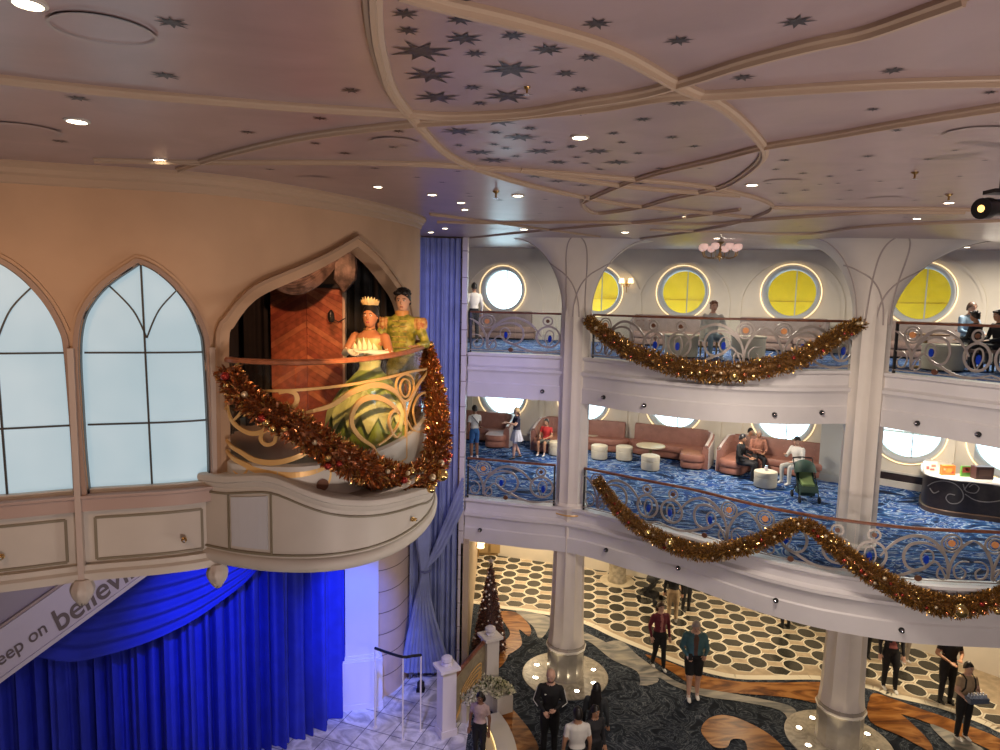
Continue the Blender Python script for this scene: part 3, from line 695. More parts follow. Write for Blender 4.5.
# ---------------------------------------------------------------- balcony parapet
TOP = [(219,479),(240,478),(262,477),(275,479),(287,483.5),(301,489.5),(317,495.5),(330,499),(346,501.5),(365,502),(383,500.5),(402,496.5),(418,492),(430,488.5)]
tp = [BAL.hit(x, y) for x, y in TOP]; tp.append((BAL.L-1.6, tp[-1][1]-.02)); tp.append((BAL.L, tp[-2][1]-.02))
tp = [(v.x, v.y) for v in sm([(a, b2, 0) for a, b2 in tp], 3)]
tp[0] = (0, tp[0][1])
tp = [p for i, p in enumerate(tp) if i == 0 or p[0] > tp[i-1][0]+.005 and p[0] > .02]
def top_z(u):
    for a, b2 in zip(tp, tp[1:]):
        if a[0] <= u <= b2[0]: return a[1]+(b2[1]-a[1])*(u-a[0])/(b2[0]-a[0])
    return tp[-1][1]
balc = bpy.data.objects.new('balcony', None); C.objects.link(balc); balc.location = BAL.at(BAL.L/2, ZB); struct(balc)
m_ = MB(); sheet(m_, BAL, [(0,ZB+.05),(BAL.L,ZB+.05)]+list(reversed(tp)), [], .1, 0, .1); m_.build('parapet', M['cream'], balc, angle=30)
N_ = 70; us = [BAL.L*i/N_ for i in range(N_+1)]
def rim(prof, name, m, zf):
    mm = MB(); mm.rings([[BAL.at(u, zf(u)+dz, o_) for o_, dz in prof] for u in us], 0); mm.build(name, m, balc)
rim([(-.34,-.02),(-.34,.015),(.015,.03),(.03,.02),(.035,.0),(.03,-.025),(.01,-.04),(.005,-.075),(0,-.08)], 'parapet_cap', M['cream'], top_z)
rim([(0,-.115),(.012,-.118),(.012,-.132),(0,-.135)], 'parapet_line', M['greyline'], lambda u: top_z(u))
rim([(-.02,.0),(-.05,-.03),(.01,-.0),(.03,.03),(.035,.07),(.02,.10),(.0,.11)], 'parapet_base', M['cream'], lambda u: ZB+.02)
rim([(0,.135),(.012,.138),(.012,.152),(0,.155)], 'parapet_line', M['greyline'], lambda u: ZB+.01)
m_ = MB(); m_.rings([[BAL.at(u, ZB+.02-.05*k*(2-k), -.03-.5*k) for k in (0,.3,.6,1)] for u in us], 0, False)
lo2 = [BAL.at(u, ZB-.03, -.5) for u in us]; m_.poly(lo2, 0); m_.build('soffit', M['cream'], balc)
m_ = MB(); m_.poly([BAL.at(u, ZB+.04, -.05) for u in us]+[Vector((-1.6,8.6,ZB+.04))], 0, .03); m_.build('soffit', M['cream'], balc, smooth=False)
pn = [BAL.hit(*p) for p in [(230,549),(272,551),(272,494),(230,497)]]
m_ = MB()
zz0, zz1 = pn[0][1], pn[3][1]
for a, b2 in (((pn[0][0],zz0),(pn[1][0],zz0)), ((pn[1][0],ZB+.16),(pn[1][0],top_z(pn[1][0])-.12)), ((pn[0][0],ZB+.16),(pn[0][0],top_z(pn[0][0])-.12))):
    strip(m_, BAL, [(a[0]+(b2[0]-a[0])*i/4, a[1]+(b2[1]-a[1])*i/4) for i in range(5)], .015, .012, .015)
m_.build('parapet_line', M['greyline'], balc, smooth=False)
m_ = MB(); sheet(m_, BAL, [(pn[0][0]+.03,ZB+.2),(pn[1][0]-.03,ZB+.2),(pn[1][0]-.03,top_z(pn[1][0])-.15),(pn[0][0]+.03,top_z(pn[0][0])-.15)], [], .01, .012, .1); m_.build('access_panel', mat('bluish_panel', (.6,.62,.66), .25), balc, smooth=False)
niche_spot(411, 519, BAL, 'tiny brass spotlight on the right of the curved balcony parapet')
# ---------------------------------------------------------------- balcony railing: glass, handrail, gold scrollwork
RZ = 8.80
t = thing('balcony_railing', 'curved glass balcony railing with gold scrollwork and wooden handrail', 'railing', PRAIL.at(PRAIL.L/2, 7.75))
m_ = MB(); R_ = []
m_.rings([[PRAIL.at(PRAIL.L*i/60, RZ+dz, o_) for o_, dz in [(.035,-.012),(.035,.012),(.02,.025),(-.02,.025),(-.035,.012),(-.035,-.012),(-.02,-.02),(.02,-.02)]] for i in range(61)], 0)
m_.build('handrail', mat('balcony_wood', (.42,.15,.07), .3, var=.3, scale=15), t)
nP = 7
for i in range(nP):
    a, b2 = PRAIL.L*i/nP+.006, PRAIL.L*(i+1)/nP-.006; z0 = min(top_z(BAL.L*(i+.5)/nP*.97)-.05, 7.95); m_ = MB(); z0 = 7.95
    sheet(m_, PRAIL, [(a,z0),(b2,z0),(b2,RZ-.02),(a,RZ-.02)], [], .012, 0, .12); m_.build('glass_panel', M['glass'], t, smooth=False)
m_ = MB(); sweep(m_, PRAIL, [(.03,7.6),(.03,7.95),(.0,7.97),(-.03,7.95),(-.03,7.6)], 0, step=.1); m_.build('kickboard', M['cream'], balc)
m_ = MB(); R_ = []
for i in range(61):
    s = i/60; a = BAL.at(BAL.L*s, top_z(BAL.L*s)+.01, -.3); b2 = PRAIL.at(PRAIL.L*s, min(7.9, top_z(BAL.L*s)+.01)); R_.append([a, b2, b2-Vector((0,0,.06)), a-Vector((0,0,.06))])
m_.rings(R_, 0); m_.build('shelf', M['cream'], balc)
GS = [ (.022,[(228,392),(260,391),(300,389.5),(340,385.5),(380,378.5),(410,371.5),(425,368.5)],0),
 (.05,[(305,412),(330,405),(350,392),(370,385),(385,387),(397,396),(403,410)],1),
 (.05,[(372,447),(358,437),(350,424),(352,410),(360,400),(373,397),(386,402),(396,412),(402,424)],1),
 (.03,[(376,445),(388,436),(396,424),(397,413),(391,411),(387,419),(389,430),(394,437),(399,432)],1),
 (.045,[(404,458),(404,440),(404,420),(402,402)],0),
 (.04,[(404,418),(410,398),(418,382),(426,371)],1),
 (.025,[(405,420),(411,430),(419,431),(424,422),(425,404),(423,393),(416,397),(411,410),(414,425)],1),
 (.022,[(398,398),(394,388),(396,378),(403,374),(410,378),(412,388),(408,398),(403,401),(398,398)],0),
 (.016,[(400,395),(398,388),(400,381),(403,379),(407,382),(408,389),(406,395),(403,397),(400,395)],0),
 (.03,[(228,409),(236,397),(245,396),(248,403),(243,412),(236,420)],1),
 (.04,[(229,402),(233,418),(242,428),(255,433),(270,428),(285,415),(296,403),(296,394),(288,391),(280,393)],1),
 (.03,[(274,424),(277,434),(275,442),(267,444),(262,438),(265,429),(271,424)],1),
 (.045,[(229,440),(240,450),(255,459),(272,462),(290,459),(310,450),(328,441)],1),
 (.05,[(229,450),(243,462),(260,470),(285,474),(310,472),(330,464)],1),
 (.02,[(328,464),(329,474),(326,484),(318,492),(312,492)],1),
 (.025,[(372,447),(376,455),(384,460),(396,462),(404,458)],1),
 (.02,[(236,470),(243,475),(249,470),(249,464)],1) ]
sc_ = []
for wdt, pts, tp_ in GS:
    m_ = MB(); q = px(PRAIL, pts, 7); strip(m_, PRAIL, q, wdt, .03, .018, taper=bool(tp_)); m_.build('scroll', M['gold'], t, smooth=False)
for x, y, rx, rz, mt in ((403,388,.018,.045,M['bronze']),(321,484,.05,.05,M['bronze'])):
    u, z = PRAIL.hit(x, y); m_ = MB(); sheet(m_, PRAIL, [(u+rx*math.cos(2*PI*k/20), z+rz*math.sin(2*PI*k/20)) for k in range(20)], [], .02, .04, .1); m_.build('medallion', mt, t)
# ================================================================ stage end: blue curtain, pilaster, stone wall, tall drape
blueC = mat('blue_velvet', (.018,.035,.50), .8, var=.15, scale=3)
CUR = Path([(-12,10.3),(-9,10.9),(-7,11.5),(-5.6,12.1),(-4.5,12.75),(-3.95,13.35),(-3.68,13.8),(-3.6,14.3)], 8)
def stage_curtain():
    n = 420; nz = 16; vs = []; fs = []; rnd = random.Random(5)
    for j in range(nz+1):
        z = 0.02+(5.6)*j/nz
        for i in range(n+1):
            u = CUR.L*i/n; k = 2*PI*u/.30
            w = math.sin(k+1.3*math.sin(k*.31)+.2*math.sin(z*.9))+.45*math.sin(2.1*k+1.7+.4*math.sin(k*.17))
            big = .16*math.sin(u*2.1+.6)
            vs.append(CUR.at(u, z, .125*w*(1.15-.07*j/nz*4)+big*.6))
    for j in range(nz):
        for i in range(n): a = j*(n+1)+i; fs.append((a, a+1, a+n+2, a+n+1))
    m = MB(); m.add(vs, fs); N = len(vs); m.add([Vector(v)+Vector((0,.03,0)) for v in vs], [tuple(reversed(f)) for f in fs])
    t = thing('stage_curtain', 'royal blue velvet stage curtain hanging in deep folds to the marble floor', 'curtain', CUR.at(CUR.L/2, 0))
    m.build('curtain_panel', blueC, t, angle=85, fix=False)
    # swag: stacked sagging folds
    SW = Path([(p.x, p.y) for p in [CUR.at(CUR.L*i/20, 0, .28) for i in range(21)]], 3)
    uA = SW.hit(20, 655)[0]; 
    lo_px = [(2,640),(40,652),(75,657),(110,650),(150,637),(190,618),(220,598),(243,580),(262,560)]
    hi_px = [(90,560),(110,556),(130,552),(150,548),(175,545),(200,543),(225,540),(245,538),(268,535)]
    lo = px(SW, lo_px, 6); hi = px(SW, hi_px, 6); L = len(lo); rows = 90; vs = []
    for j in range(rows+1):
        f_ = j/rows
        for i in range(L):
            # folds crowd toward the bottom edge; each follows the sag
            s = f_
            u = hi[i][0]+(lo[i][0]-hi[i][0])*s; z = hi[i][1]+(lo[i][1]-hi[i][1])*s
            k = 2*PI*(s*6.5); o = .10+.085*(.5-.5*math.cos(k+.5*math.sin(i*.12)))*(1-.35*abs(2*i/L-1))
            vs.append(SW.at(u, z, o))
    fs = [(j*L+i, j*L+i+1, (j+1)*L+i+1, (j+1)*L+i) for j in range(rows) for i in range(L-1)]
    m = MB(); m.add(vs, fs); N = len(vs); m.add([Vector(v)+Vector((.01,.05,0)) for v in vs], [tuple(reversed(f)) for f in fs])
    m.build('swag', blueC, t, angle=85, fix=False)
stage_curtain()
# proscenium header over the curtain, closed up to the pod and ceiling
m_ = MB(); HW = Path([(p.x, p.y) for p in [CUR.at(CUR.L*i/10, 0, -.3) for i in range(11)]], 3)
sweep(m_, HW, [(0,0),(0,11.2),(-.2,11.2),(-.2,0)], 0, step=.6); struct(m_.build('wall_stage', mat('stage_dark', (.03,.03,.05), .8)))
# white pilaster at the stage edge
pil = mat('pilaster_white', (.78,.76,.8), .4)
cx, cy = -3.08, 14.55; rz = .25
m_ = MB()
for d, z0, z1 in (((.74,.5),1.25,10.95),((.92,.66),0,1.15),((.95,.68),0,.14),((.88,.62),1.15,1.2),((.81,.56),1.2,1.27)):
    m_.box((cx,cy,(z0+z1)/2), (d[0],d[1],z1-z0), 0, rz)
struct(m_.build('wall_stage_pilaster', pil, smooth=False))
# coursed pale stone wall
SWP = Path([(-2.85,14.6),(-2.55,14.75),(-2.3,15.1),(-2.12,15.7),(-1.8,16.05),(-.95,16.1)], 8)
stone = mat('pale_stone_wall', (.60,.47,.40), .5, var=.06, scale=3)
m_ = MB(); sweep(m_, SWP, [(0,0),(0,11),(-.2,11),(-.2,0)], 0, step=.12); 
for k in range(1, 22):
    z = k*.52; sweep(m_, SWP, [(.0,z),(.004,z),(.004,z+.018),(.0,z+.018)], 1, step=.12)
struct(m_.build('wall_stone', [stone, mat('stone_joint', (.16,.12,.1), .8)], angle=30))
m_ = MB(); m_.box((-.885,16.1,5.45), (.12,.6,10.9), 0)
for k in range(1, 18): m_.box((-.884,16.1,k*.62), (.124,.604,.018), 1)
struct(m_.build('wall_end', [mat('white_block', (.62,.57,.56), .45), mat('stone_joint2', (.2,.16,.15), .8)], smooth=False))
# ground corridor wall to the left of the back hall
m_ = MB(); m_.box((-.78,19.5,1.7), (.2,7.4,3.4), 0); struct(m_.build('wall_corridor', mat('corridor_tan', (.52,.40,.27), .5), smooth=False))
m_ = MB(); m_.box((-2.45,20.4,7.0), (.1,8.0,8.2), 0); struct(m_.build('wall_side', M['wall5'], smooth=False))
# tall blue drape with a tied-back overlay
lav = mat('periwinkle_drape', (.27,.32,.55), .75, var=.2, scale=2, bump=.05, bscale=30)
DR = Path([(-2.12,15.55),(-1.75,15.68),(-1.3,15.74),(-.98,15.75)], 6)
t = thing('tall_drape', 'floor to ceiling periwinkle drape tied back beside the stone wall', 'drape', DR.at(DR.L/2, 0))
o = drape('drape_panel', DR, .03, 10.82, .045, .15, lav, seed=9, parent=t, flare=.3, n=150)
def tied():
    a0 = [(462,503),(462,520)]; knot = (428,572)
    D2 = Path([(p.x, p.y) for p in [DR.at(DR.L*i/8, 0, .17) for i in range(9)]], 4)
    m = MB()
    # folds that run from the upper right down to the knot, then spread to the floor
    for k in range(9):
        f_ = k/8
        P = [(463,478+f_*30),(452,505+f_*26),(440,535+f_*18),(429-f_*4,560+f_*9),(422+f_*6,572)]
        q = [D2.at(*D2.hit(x, y), .02+.02*math.sin(k*2)) for x, y in P]; m.tube(sm(q, 6), .035, 6, 0)
    m.build('tied_swag', lav, t)
    m = MB()
    for k in range(12):
        f_ = k/11
        P = [(418+f_*14,480),(416+f_*13,520),(419+f_*9,555),(421+f_*7,575),(416+f_*14,600),(409+f_*30,635),(403+f_*46,671)]
        q = [D2.at(*D2.hit(x, y), .0+.03*(k % 2)) for x, y in P]; rr = [.05,.05,.035,.03,.045,.06,.075]
        R_ = []
        for i, p in enumerate(q): R_.append(rr[i])
        P2 = sm(q, 4); r2 = [R_[min(len(R_)-1, int(i/4))] for i in range(len(P2))]
        m.tube(P2, r2, 7, 0)
    m.build('tied_panel', lav, t)
    m = MB(); kn = D2.at(*D2.hit(425, 571), .05); m.tube([kn+Vector((-.13,.0,.02)), kn+Vector((0,-.06,0)), kn+Vector((.14,0,.03))], .03, 8); m.build('tieback', mat('tieback', (.12,.14,.32), .6), t)
tied()
# ---------------------------------------------------------------- lettered stair side sloping under the pod
def stair():
    # a sloping plane: upper end near the stage, lower end toward the viewer
    A = aty(140,578,10.2); B = aty(-60,724,8.9)    # lower edge line
    Au = aty(110,560,10.2); Bu = aty(-60,668,8.9)    # upper edge line
    d = (A-B); L = d.length; dn = d.normalized()
    up = Vector((0,0,1)); up = (up-dn*up.dot(dn)).normalized(); nrm = dn.cross(up).normalized()
    if nrm.y > 0: nrm = -nrm
    A2 = A+dn*1.6; hgt = .98
    t = thing('lettered_stair', 'lilac stair side sloping down to the left with cursive grey lettering', 'staircase', ((A.x+B.x)/2, (A.y+B.y)/2, 0))
    w = mat('stair_white', (.62,.58,.62), .45); g = mat('stair_lettering', (.16,.13,.12), .4)
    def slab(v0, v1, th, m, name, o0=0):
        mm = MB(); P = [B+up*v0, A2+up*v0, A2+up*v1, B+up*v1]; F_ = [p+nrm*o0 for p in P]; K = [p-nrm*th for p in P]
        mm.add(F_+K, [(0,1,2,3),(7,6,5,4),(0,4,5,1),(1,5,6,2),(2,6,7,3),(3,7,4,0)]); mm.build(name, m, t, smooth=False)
    slab(0, .62*hgt, .12, w, 'stringer_panel'); slab(-.03,.03,.16, w, 'lower_edge', .03); slab(.60*hgt,.66*hgt,.2, w, 'upper_edge', .05)
    slab(.66*hgt, .70*hgt, .2, mat('stair_gold_line', (.45,.36,.3), .4), 'gold_line', .02)
    slab(.70*hgt, 1.25, .3, mat('stair_lilac_grey', (.40,.36,.40), .5), 'balustrade_wall', -.06)  # wall above the band, darker lilac-grey than the stringer
    # text set in the slope's own plane
    def word(s, along, v, size, font_shear=.3):
        cu = bpy.data.curves.new('lettering', 'FONT'); cu.body = s; cu.size = size; cu.extrude = .004; cu.shear = font_shear; cu.offset = .002 if size < .3 else .006
        cu.materials.append(g); o = bpy.data.objects.new('lettering', cu); C.objects.link(o)
        R_ = Matrix((( dn.x, up.x, nrm.x), (dn.y, up.y, nrm.y), (dn.z, up.z, nrm.z))).to_4x4()
        p = A+dn*along+up*v+nrm*.012; o.matrix_world = Matrix.Translation(p) @ R_
        dg = bpy.context.evaluated_depsgraph_get(); me = bpy.data.meshes.new_from_object(o.evaluated_get(dg)); o2 = bpy.data.objects.new('lettering', me); C.objects.link(o2)
        me.transform(o.matrix_world); bpy.data.objects.remove(o); o2.parent = t; o2.matrix_parent_inverse = t.matrix_basis.inverted()
    return A, B, dn, up, nrm, t, word
stA, stB, dn_, up_, n_, st_, word = stair()
def along(x, y):
    # distance along the slope of a picture point on its plane
    d = ray(x, y); o = Vector((0,0,H)); tt = (stA-o).dot(n_)/d.dot(n_); p = o+d*tt; q = p-stA; return q.dot(dn_), q.dot(up_)
k0 = along(2, 668); k1 = along(30, 642); k2 = along(75, 620); k3 = along(150, 570)
print('stair', k0, k1, k2, k3)
k0 = along(-10, 673); k2 = along(58, 632)
word('keep on', k0[0], k0[1], .27); word('believing', k2[0], k2[1], .46)
# ================================================================ ground floor
carpD = bpy.data.materials.new('swirl_carpet'); carpD.use_nodes = True
carpet_nodes(carpD, [(.36,(.010,.014,.022)),(.45,(.022,.030,.045)),(.49,(.06,.075,.095)),(.505,(.15,.165,.185)),(.52,(.03,.04,.055)),(.60,(.014,.02,.032)),(.63,(.085,.10,.12)),(.66,(.02,.028,.042))], (1.7,1.7,1), 3.2, 2)
def wood_band(name, c1, c2, c3):
    m = bpy.data.materials.new(name); m.use_nodes = True; carpet_nodes(m, [(.35,c1),(.5,c2),(.62,c3)], (.9,2.6,1), 2.0, 3, .35); return m
orange = wood_band('orange_inlay', (.11,.035,.008), (.27,.10,.022), (.40,.18,.05))
greyw = wood_band('grey_wave_inlay', (.16,.17,.17), (.30,.29,.27), (.42,.39,.33))
marble = mat('white_marble', (.80,.79,.80), .18, var=.45, scale=1.6, dist=3); grout = mat('marble_joint', (.12,.12,.16), .6)
tan = mat('tan_stone', (.50,.39,.26), .3, var=.25, scale=5); creamline = mat('cream_inlay', (.78,.72,.58), .3); hexd = mat('dark_hexagon', (.045,.043,.034), .22, var=.5, scale=6)
m_ = MB()
m_.poly([(-14,-9,0),(21,-9,0),(21,26,0),(-14,26,0)], 0, .1)
BORD = [(440,600),(470,603),(497,608),(550,615.5),(584,624),(614,638),(648,652),(675,663),(699,671),(736,679),(780,680),(823,680.5),(873,690),(891,697),(938,708),(984,725),(1000,733),(1060,757)]
bp = [atz(x, y, 0) for x, y in BORD]; bp = sm(bp, 4)
far = [Vector((18,bp[-1].y-2,0)), Vector((18,26,0)), Vector((-3,26,0)), Vector((-3,bp[0].y,0))]
def lift(P, z): return [Vector((p.x, p.y, z)) for p in P]
m_.poly(lift(bp+far, .004), 1)
for e in ((0,.13),):
    for a, b in zip(bp, bp[1:]):
        d = (b-a).normalized(); n = Vector((-d.y, d.x, 0)); m_.add([Vector((p.x, p.y, .008)) for p in (a-n*.0, b-n*.0, b+n*.2, a+n*.2)], [(0,1,2,3)], 2)
# hexagon field
def inside_field(x, y):
    yb = None
    for a, b in zip(bp, bp[1:]):
        if min(a.x, b.x) <= x <= max(a.x, b.x): yb = a.y+(b.y-a.y)*(x-a.x)/((b.x-a.x) or 1)
    return yb is not None and y > yb+.42
rot = math.radians(-8); cr, sr = math.cos(rot), math.sin(rot)
for i in range(-60, 60):
    for j in range(-40, 40):
        gx, gy = i*.45, j*.64+(.32 if i % 2 else 0); X = 4+gx*cr-gy*sr; Y = 18+gx*sr+gy*cr
        if not(-1 < X < 17 and Y < 25) or not inside_field(X, Y): continue
        wide = (i % 2 == 0)
        shp = [(math.cos(2*PI*k/14), math.sin(2*PI*k/14)) for k in range(14)] if not wide else [(1,0),(.5,.86),(-.5,.86),(-1,0),(-.5,-.86),(.5,-.86)]
        rx, ry = (.30,.215) if wide else (.235,.26)
        for s, z, mi in ((1.13,.006,2),(1,.009,3)):
            o = len(m_.v)
            for a, b in shp: px_, py_ = a*rx*s, b*ry*(s if s == 1 else 1.17); m_.v.append((X+px_*cr-py_*sr, Y+px_*sr+py_*cr, z))
            m_.f.append(tuple(range(o, o+len(shp)))); m_.m.append(mi)
INL = [
 (4,[(645,655),(673,664),(700,675),(738,682),(780,683),(828,684),(828,704),(800,700),(780,697),(740,694),(699,689),(673,673)]),
 (5,[(600,647),(620,641),(639,657),(665,675),(687,686),(727,693),(769,701),(791,707),(797,715),(791,725),(780,711),(740,702),(705,697),(673,686),(657,678),(640,686),(641,673),(620,657)]),
 (5,[(553,619),(575,628),(612,646),(637,663),(659,680),(642,686),(637,672),(612,660),(592,644),(578,637)]),
 (5,[(516,611),(550,618),(547,632),(539,639),(533,627)]),
 (4,[(497,613),(516,613),(530,627),(529,637),(519,630),(522,644),(514,652),(502,657),(501,646),(510,635),(505,624)]),
 (4,[(488,640),(500,645),(508,655),(500,668),(488,672)]),
 (4,[(497,698),(506,703),(518,716),(531,733),(538,752),(514,756),(505,730)]),
 (4,[(701,730),(709,719),(727,716),(752,725),(774,739),(786,756),(752,758),(745,742),(732,740),(727,748),(715,748),(706,740)]),
 (4,[(873,694),(891,699),(919,709),(953,721),(1000,740),(1010,760),(984,748),(953,734),(915,719),(873,706)]),
 (4,[(870,700),(890,708),(907,720),(929,742),(930,752),(901,737),(870,722)]),
 (5,[(930,725),(955,735),(985,752),(965,756),(945,742)]) ]
for k_, (mi, pts) in enumerate(INL):
    P = sm([atz(x, y, 0) for x, y in pts], 4, True); m_.poly(lift(P, .0145+.001*k_), mi)
# white marble by the stage
mp = [atz(x, y, 0) for x, y in [(462,640),(472,660),(474,690),(470,750)]]
mz = [Vector((-13,6,0)), Vector((-1.3,6,0)), Vector((-.62,9.5,0))]+[Vector((-.55,13.2,0)), Vector((-.45,14.6,0)), Vector((-.55,16.5,0)), Vector((-13,16.5,0))]
m_.poly(lift(mz, .005), 6)
u_ = Vector((.80,-.60,0)); v_ = Vector((.60,.80,0))
def clipline(a, d):
    # clip a line to the marble polygon bounds by sampling
    pts = []; P2 = [(p.x, p.y) for p in mz]; run = None
    for k in range(-160, 161):
        p = a+d*(k*.1); ins = pip((p.x, p.y), P2)
        if ins and run is None: run = p
        if not ins and run is not None: pts.append((run, p)); run = None
    return pts
for k in range(-40, 40):
    for d, n in ((Vector((.34,.94,0)), Vector((.94,-.34,0))), (Vector((.94,-.34,0)), Vector((.34,.94,0)))):
        for a, b in clipline(Vector((-4,12,0))+n*(k*.62), d):
            w = n*.009; m_.add([Vector((p.x, p.y, .007)) for p in (a-w, b-w, b+w, a+w)], [(0,1,2,3)], 7)
struct(m_.build('floor', [carpD, tan, creamline, hexd, orange, greyw, marble, grout], fix=False, smooth=False))
# ================================================================ deck railings
UNIT = [  # (width, tapered, points) of one repeat, 2.2 m wide and .95 m high, drawn flat
 (.03,0,'E',(.42,.78,.19,.16)), (.022,0,'E',(.42,.78,.12,.105)),
 (.05,1,'P',[(.42,.12),(.41,.35),(.36,.5),(.25,.68),(.1,.8),(0,.84)]),
 (.055,1,'P',[(.44,.12),(.46,.4),(.6,.66),(.85,.84),(1.12,.88),(1.4,.78),(1.6,.6),(1.72,.44)]),
 (.05,1,'P',[(.5,.5),(.68,.68),(.95,.76),(1.2,.7),(1.3,.5),(1.22,.3),(1.0,.24),(.82,.33)]),
 (.03,1,'P',[(.82,.33),(.74,.46),(.78,.6),(.9,.62),(.98,.5),(.92,.36),(.82,.33)]),
 (.045,0,'E',(1.88,.44,.27,.25)), (.03,1,'P',[(1.88,.2),(1.8,.4),(1.86,.58),(1.98,.56),(2.0,.4),(1.88,.2)]),
 (.035,0,'E',(1.86,.82,.11,.1)),
 (.03,1,'P',[(.05,.45),(.22,.44),(.33,.32),(.28,.16),(.14,.14),(.1,.26),(.2,.34)]),
 (.03,1,'P',[(.42,.14),(.5,.3),(.62,.3),(.64,.16),(.52,.1),(.44,.2)]),
 (.05,1,'P',[(.45,.1),(.68,.42),(.9,.3),(1.1,.22),(1.4,.1),(1.75,.05),(2.2,.14)]) ]
def railing(path, u0, u1, z, label, units, glassn, group):
    t = thing('deck_railing', label, 'railing', path.at((u0+u1)/2, z), group); L = u1-u0; h = 1.0; off = -.05
    m_ = MB(); sweep(m_, path, [(off+.035,z+h-.01),(off+.035,z+h+.015),(off+.015,z+h+.03),(off-.03,z+h+.03),(off-.04,z+h+.01),(off-.03,z+h-.02),(off+.02,z+h-.02)], 0, u0, u1, .2); m_.build('handrail', M['wood'], t)
    for i in range(glassn):
        a, b = u0+L*i/glassn+.01, u0+L*(i+1)/glassn-.01; m_ = MB(); sheet(m_, path, [(a,z),(b,z),(b,z+h-.02),(a,z+h-.02)], [], .014, off, .25); m_.build('glass_panel', M['glass'], t, smooth=False)
    for u in (u0+.02, u1-.02):
        m_ = MB(); m_.box(path.at(u, z+h/2, off+.01), (.045,.045,h), 0); m_.build('post', M['blackmetal'], t)
    m_ = MB(); sweep(m_, path, [(off+.02,z+.06),(off+.035,z+.06),(off+.035,z+.08),(off+.02,z+.08)], 0, u0, u1, .2); m_.build('lower_bar', M['scroll'], t)
    W = L/units
    for k in range(units):
        mir = k % 2
        def X(x): q = x/2.2; q = 1-q if mir else q; return u0+W*(k+q)
        for wd, tp_, kind, data in UNIT:
            if kind == 'E':
                cx_, cz_, rx_, rz_ = data; P = [(X(cx_+rx_*math.cos(2*PI*i/24)), z+cz_+rz_*math.sin(2*PI*i/24)) for i in range(25)]
            else: P = [(X(v.x), z+v.y) for v in sm([(a, b, 0) for a, b in data], 6)]
            m_ = MB(); strip(m_, path, P, wd, off+.04, .018, taper=bool(tp_)); m_.build('scroll', M['scroll'], t, smooth=False)
        for x, zz, rx, rz_, mt in ((.42,.78,.06,.06,'orange_jewel'),(.88,.46,.045,.08,'blue_jewel'),(1.92,.4,.045,.085,'blue_jewel'),(1.0,.1,.06,.055,'bronze'),(1.86,.82,.045,.045,'bronze')):
            m_ = MB(); u_ = X(x); sheet(m_, path, [(u_+rx*math.cos(2*PI*i/14), z+zz+rz_*math.sin(2*PI*i/14)) for i in range(14)], [], .03, off+.05, .3); m_.build('jewel', M[mt], t)
u5 = lambda x, y=330: E5.hit(x, y)[0]
u4 = lambda x, y=480: E4.hit(x, y)[0]
railing(E5, .02, u5(562), Z5, 'upper deck scrollwork railing between the blue drape and the left column', 1, 2, 'scrollwork railings on the decks')
railing(E5, u5(592), u5(857), Z5, 'upper deck scrollwork railing between the two columns, carrying the garland', 3, 6, 'scrollwork railings on the decks')
railing(E5, u5(895), E5.L-.1, Z5, 'upper deck scrollwork railing right of the right column', 3, 4, 'scrollwork railings on the decks')
railing(E4, .02, u4(555), Z4, 'middle deck scrollwork railing between the blue drape and the left column', 1, 2, 'scrollwork railings on the decks')
railing(E4, u4(583), E4.L-.1, Z4, 'long curved middle deck railing running in front of the right column', 6, 10, 'scrollwork railings on the decks')
# ================================================================ garlands
tin = [mat('tinsel_copper', (.55,.20,.07), .28, metal=.85), mat('tinsel_bronze', (.28,.11,.05), .4, metal=.7), mat('tinsel_gold', (.80,.50,.16), .25, metal=.9)]
tinm = [mat('tinsel_olive', (.46,.25,.07), .32, metal=.8), mat('tinsel_brown', (.20,.10,.035), .45, metal=.6), tin[2]]
bm_ = [mat('bauble_gold', (.85,.58,.22), .2, metal=.95), mat('bauble_copper', (.70,.25,.12), .2, metal=.9), mat('bauble_red', (.45,.05,.04), .18, metal=.7), mat('bauble_champagne', (.8,.66,.45), .35, metal=.7)]
def shard(m, c, d, l, w, mi):
    a = d.orthogonal().normalized(); a = (Matrix.Rotation(random.uniform(0, 6.28), 3, d) @ a)*w
    e = c+d*l; k = c+d*(l*.55)+a.cross(d)*.4
    m.add([c-a*.6, k-a, e, k+a, c+a*.6], [(0,1,2,3,4)], mi)
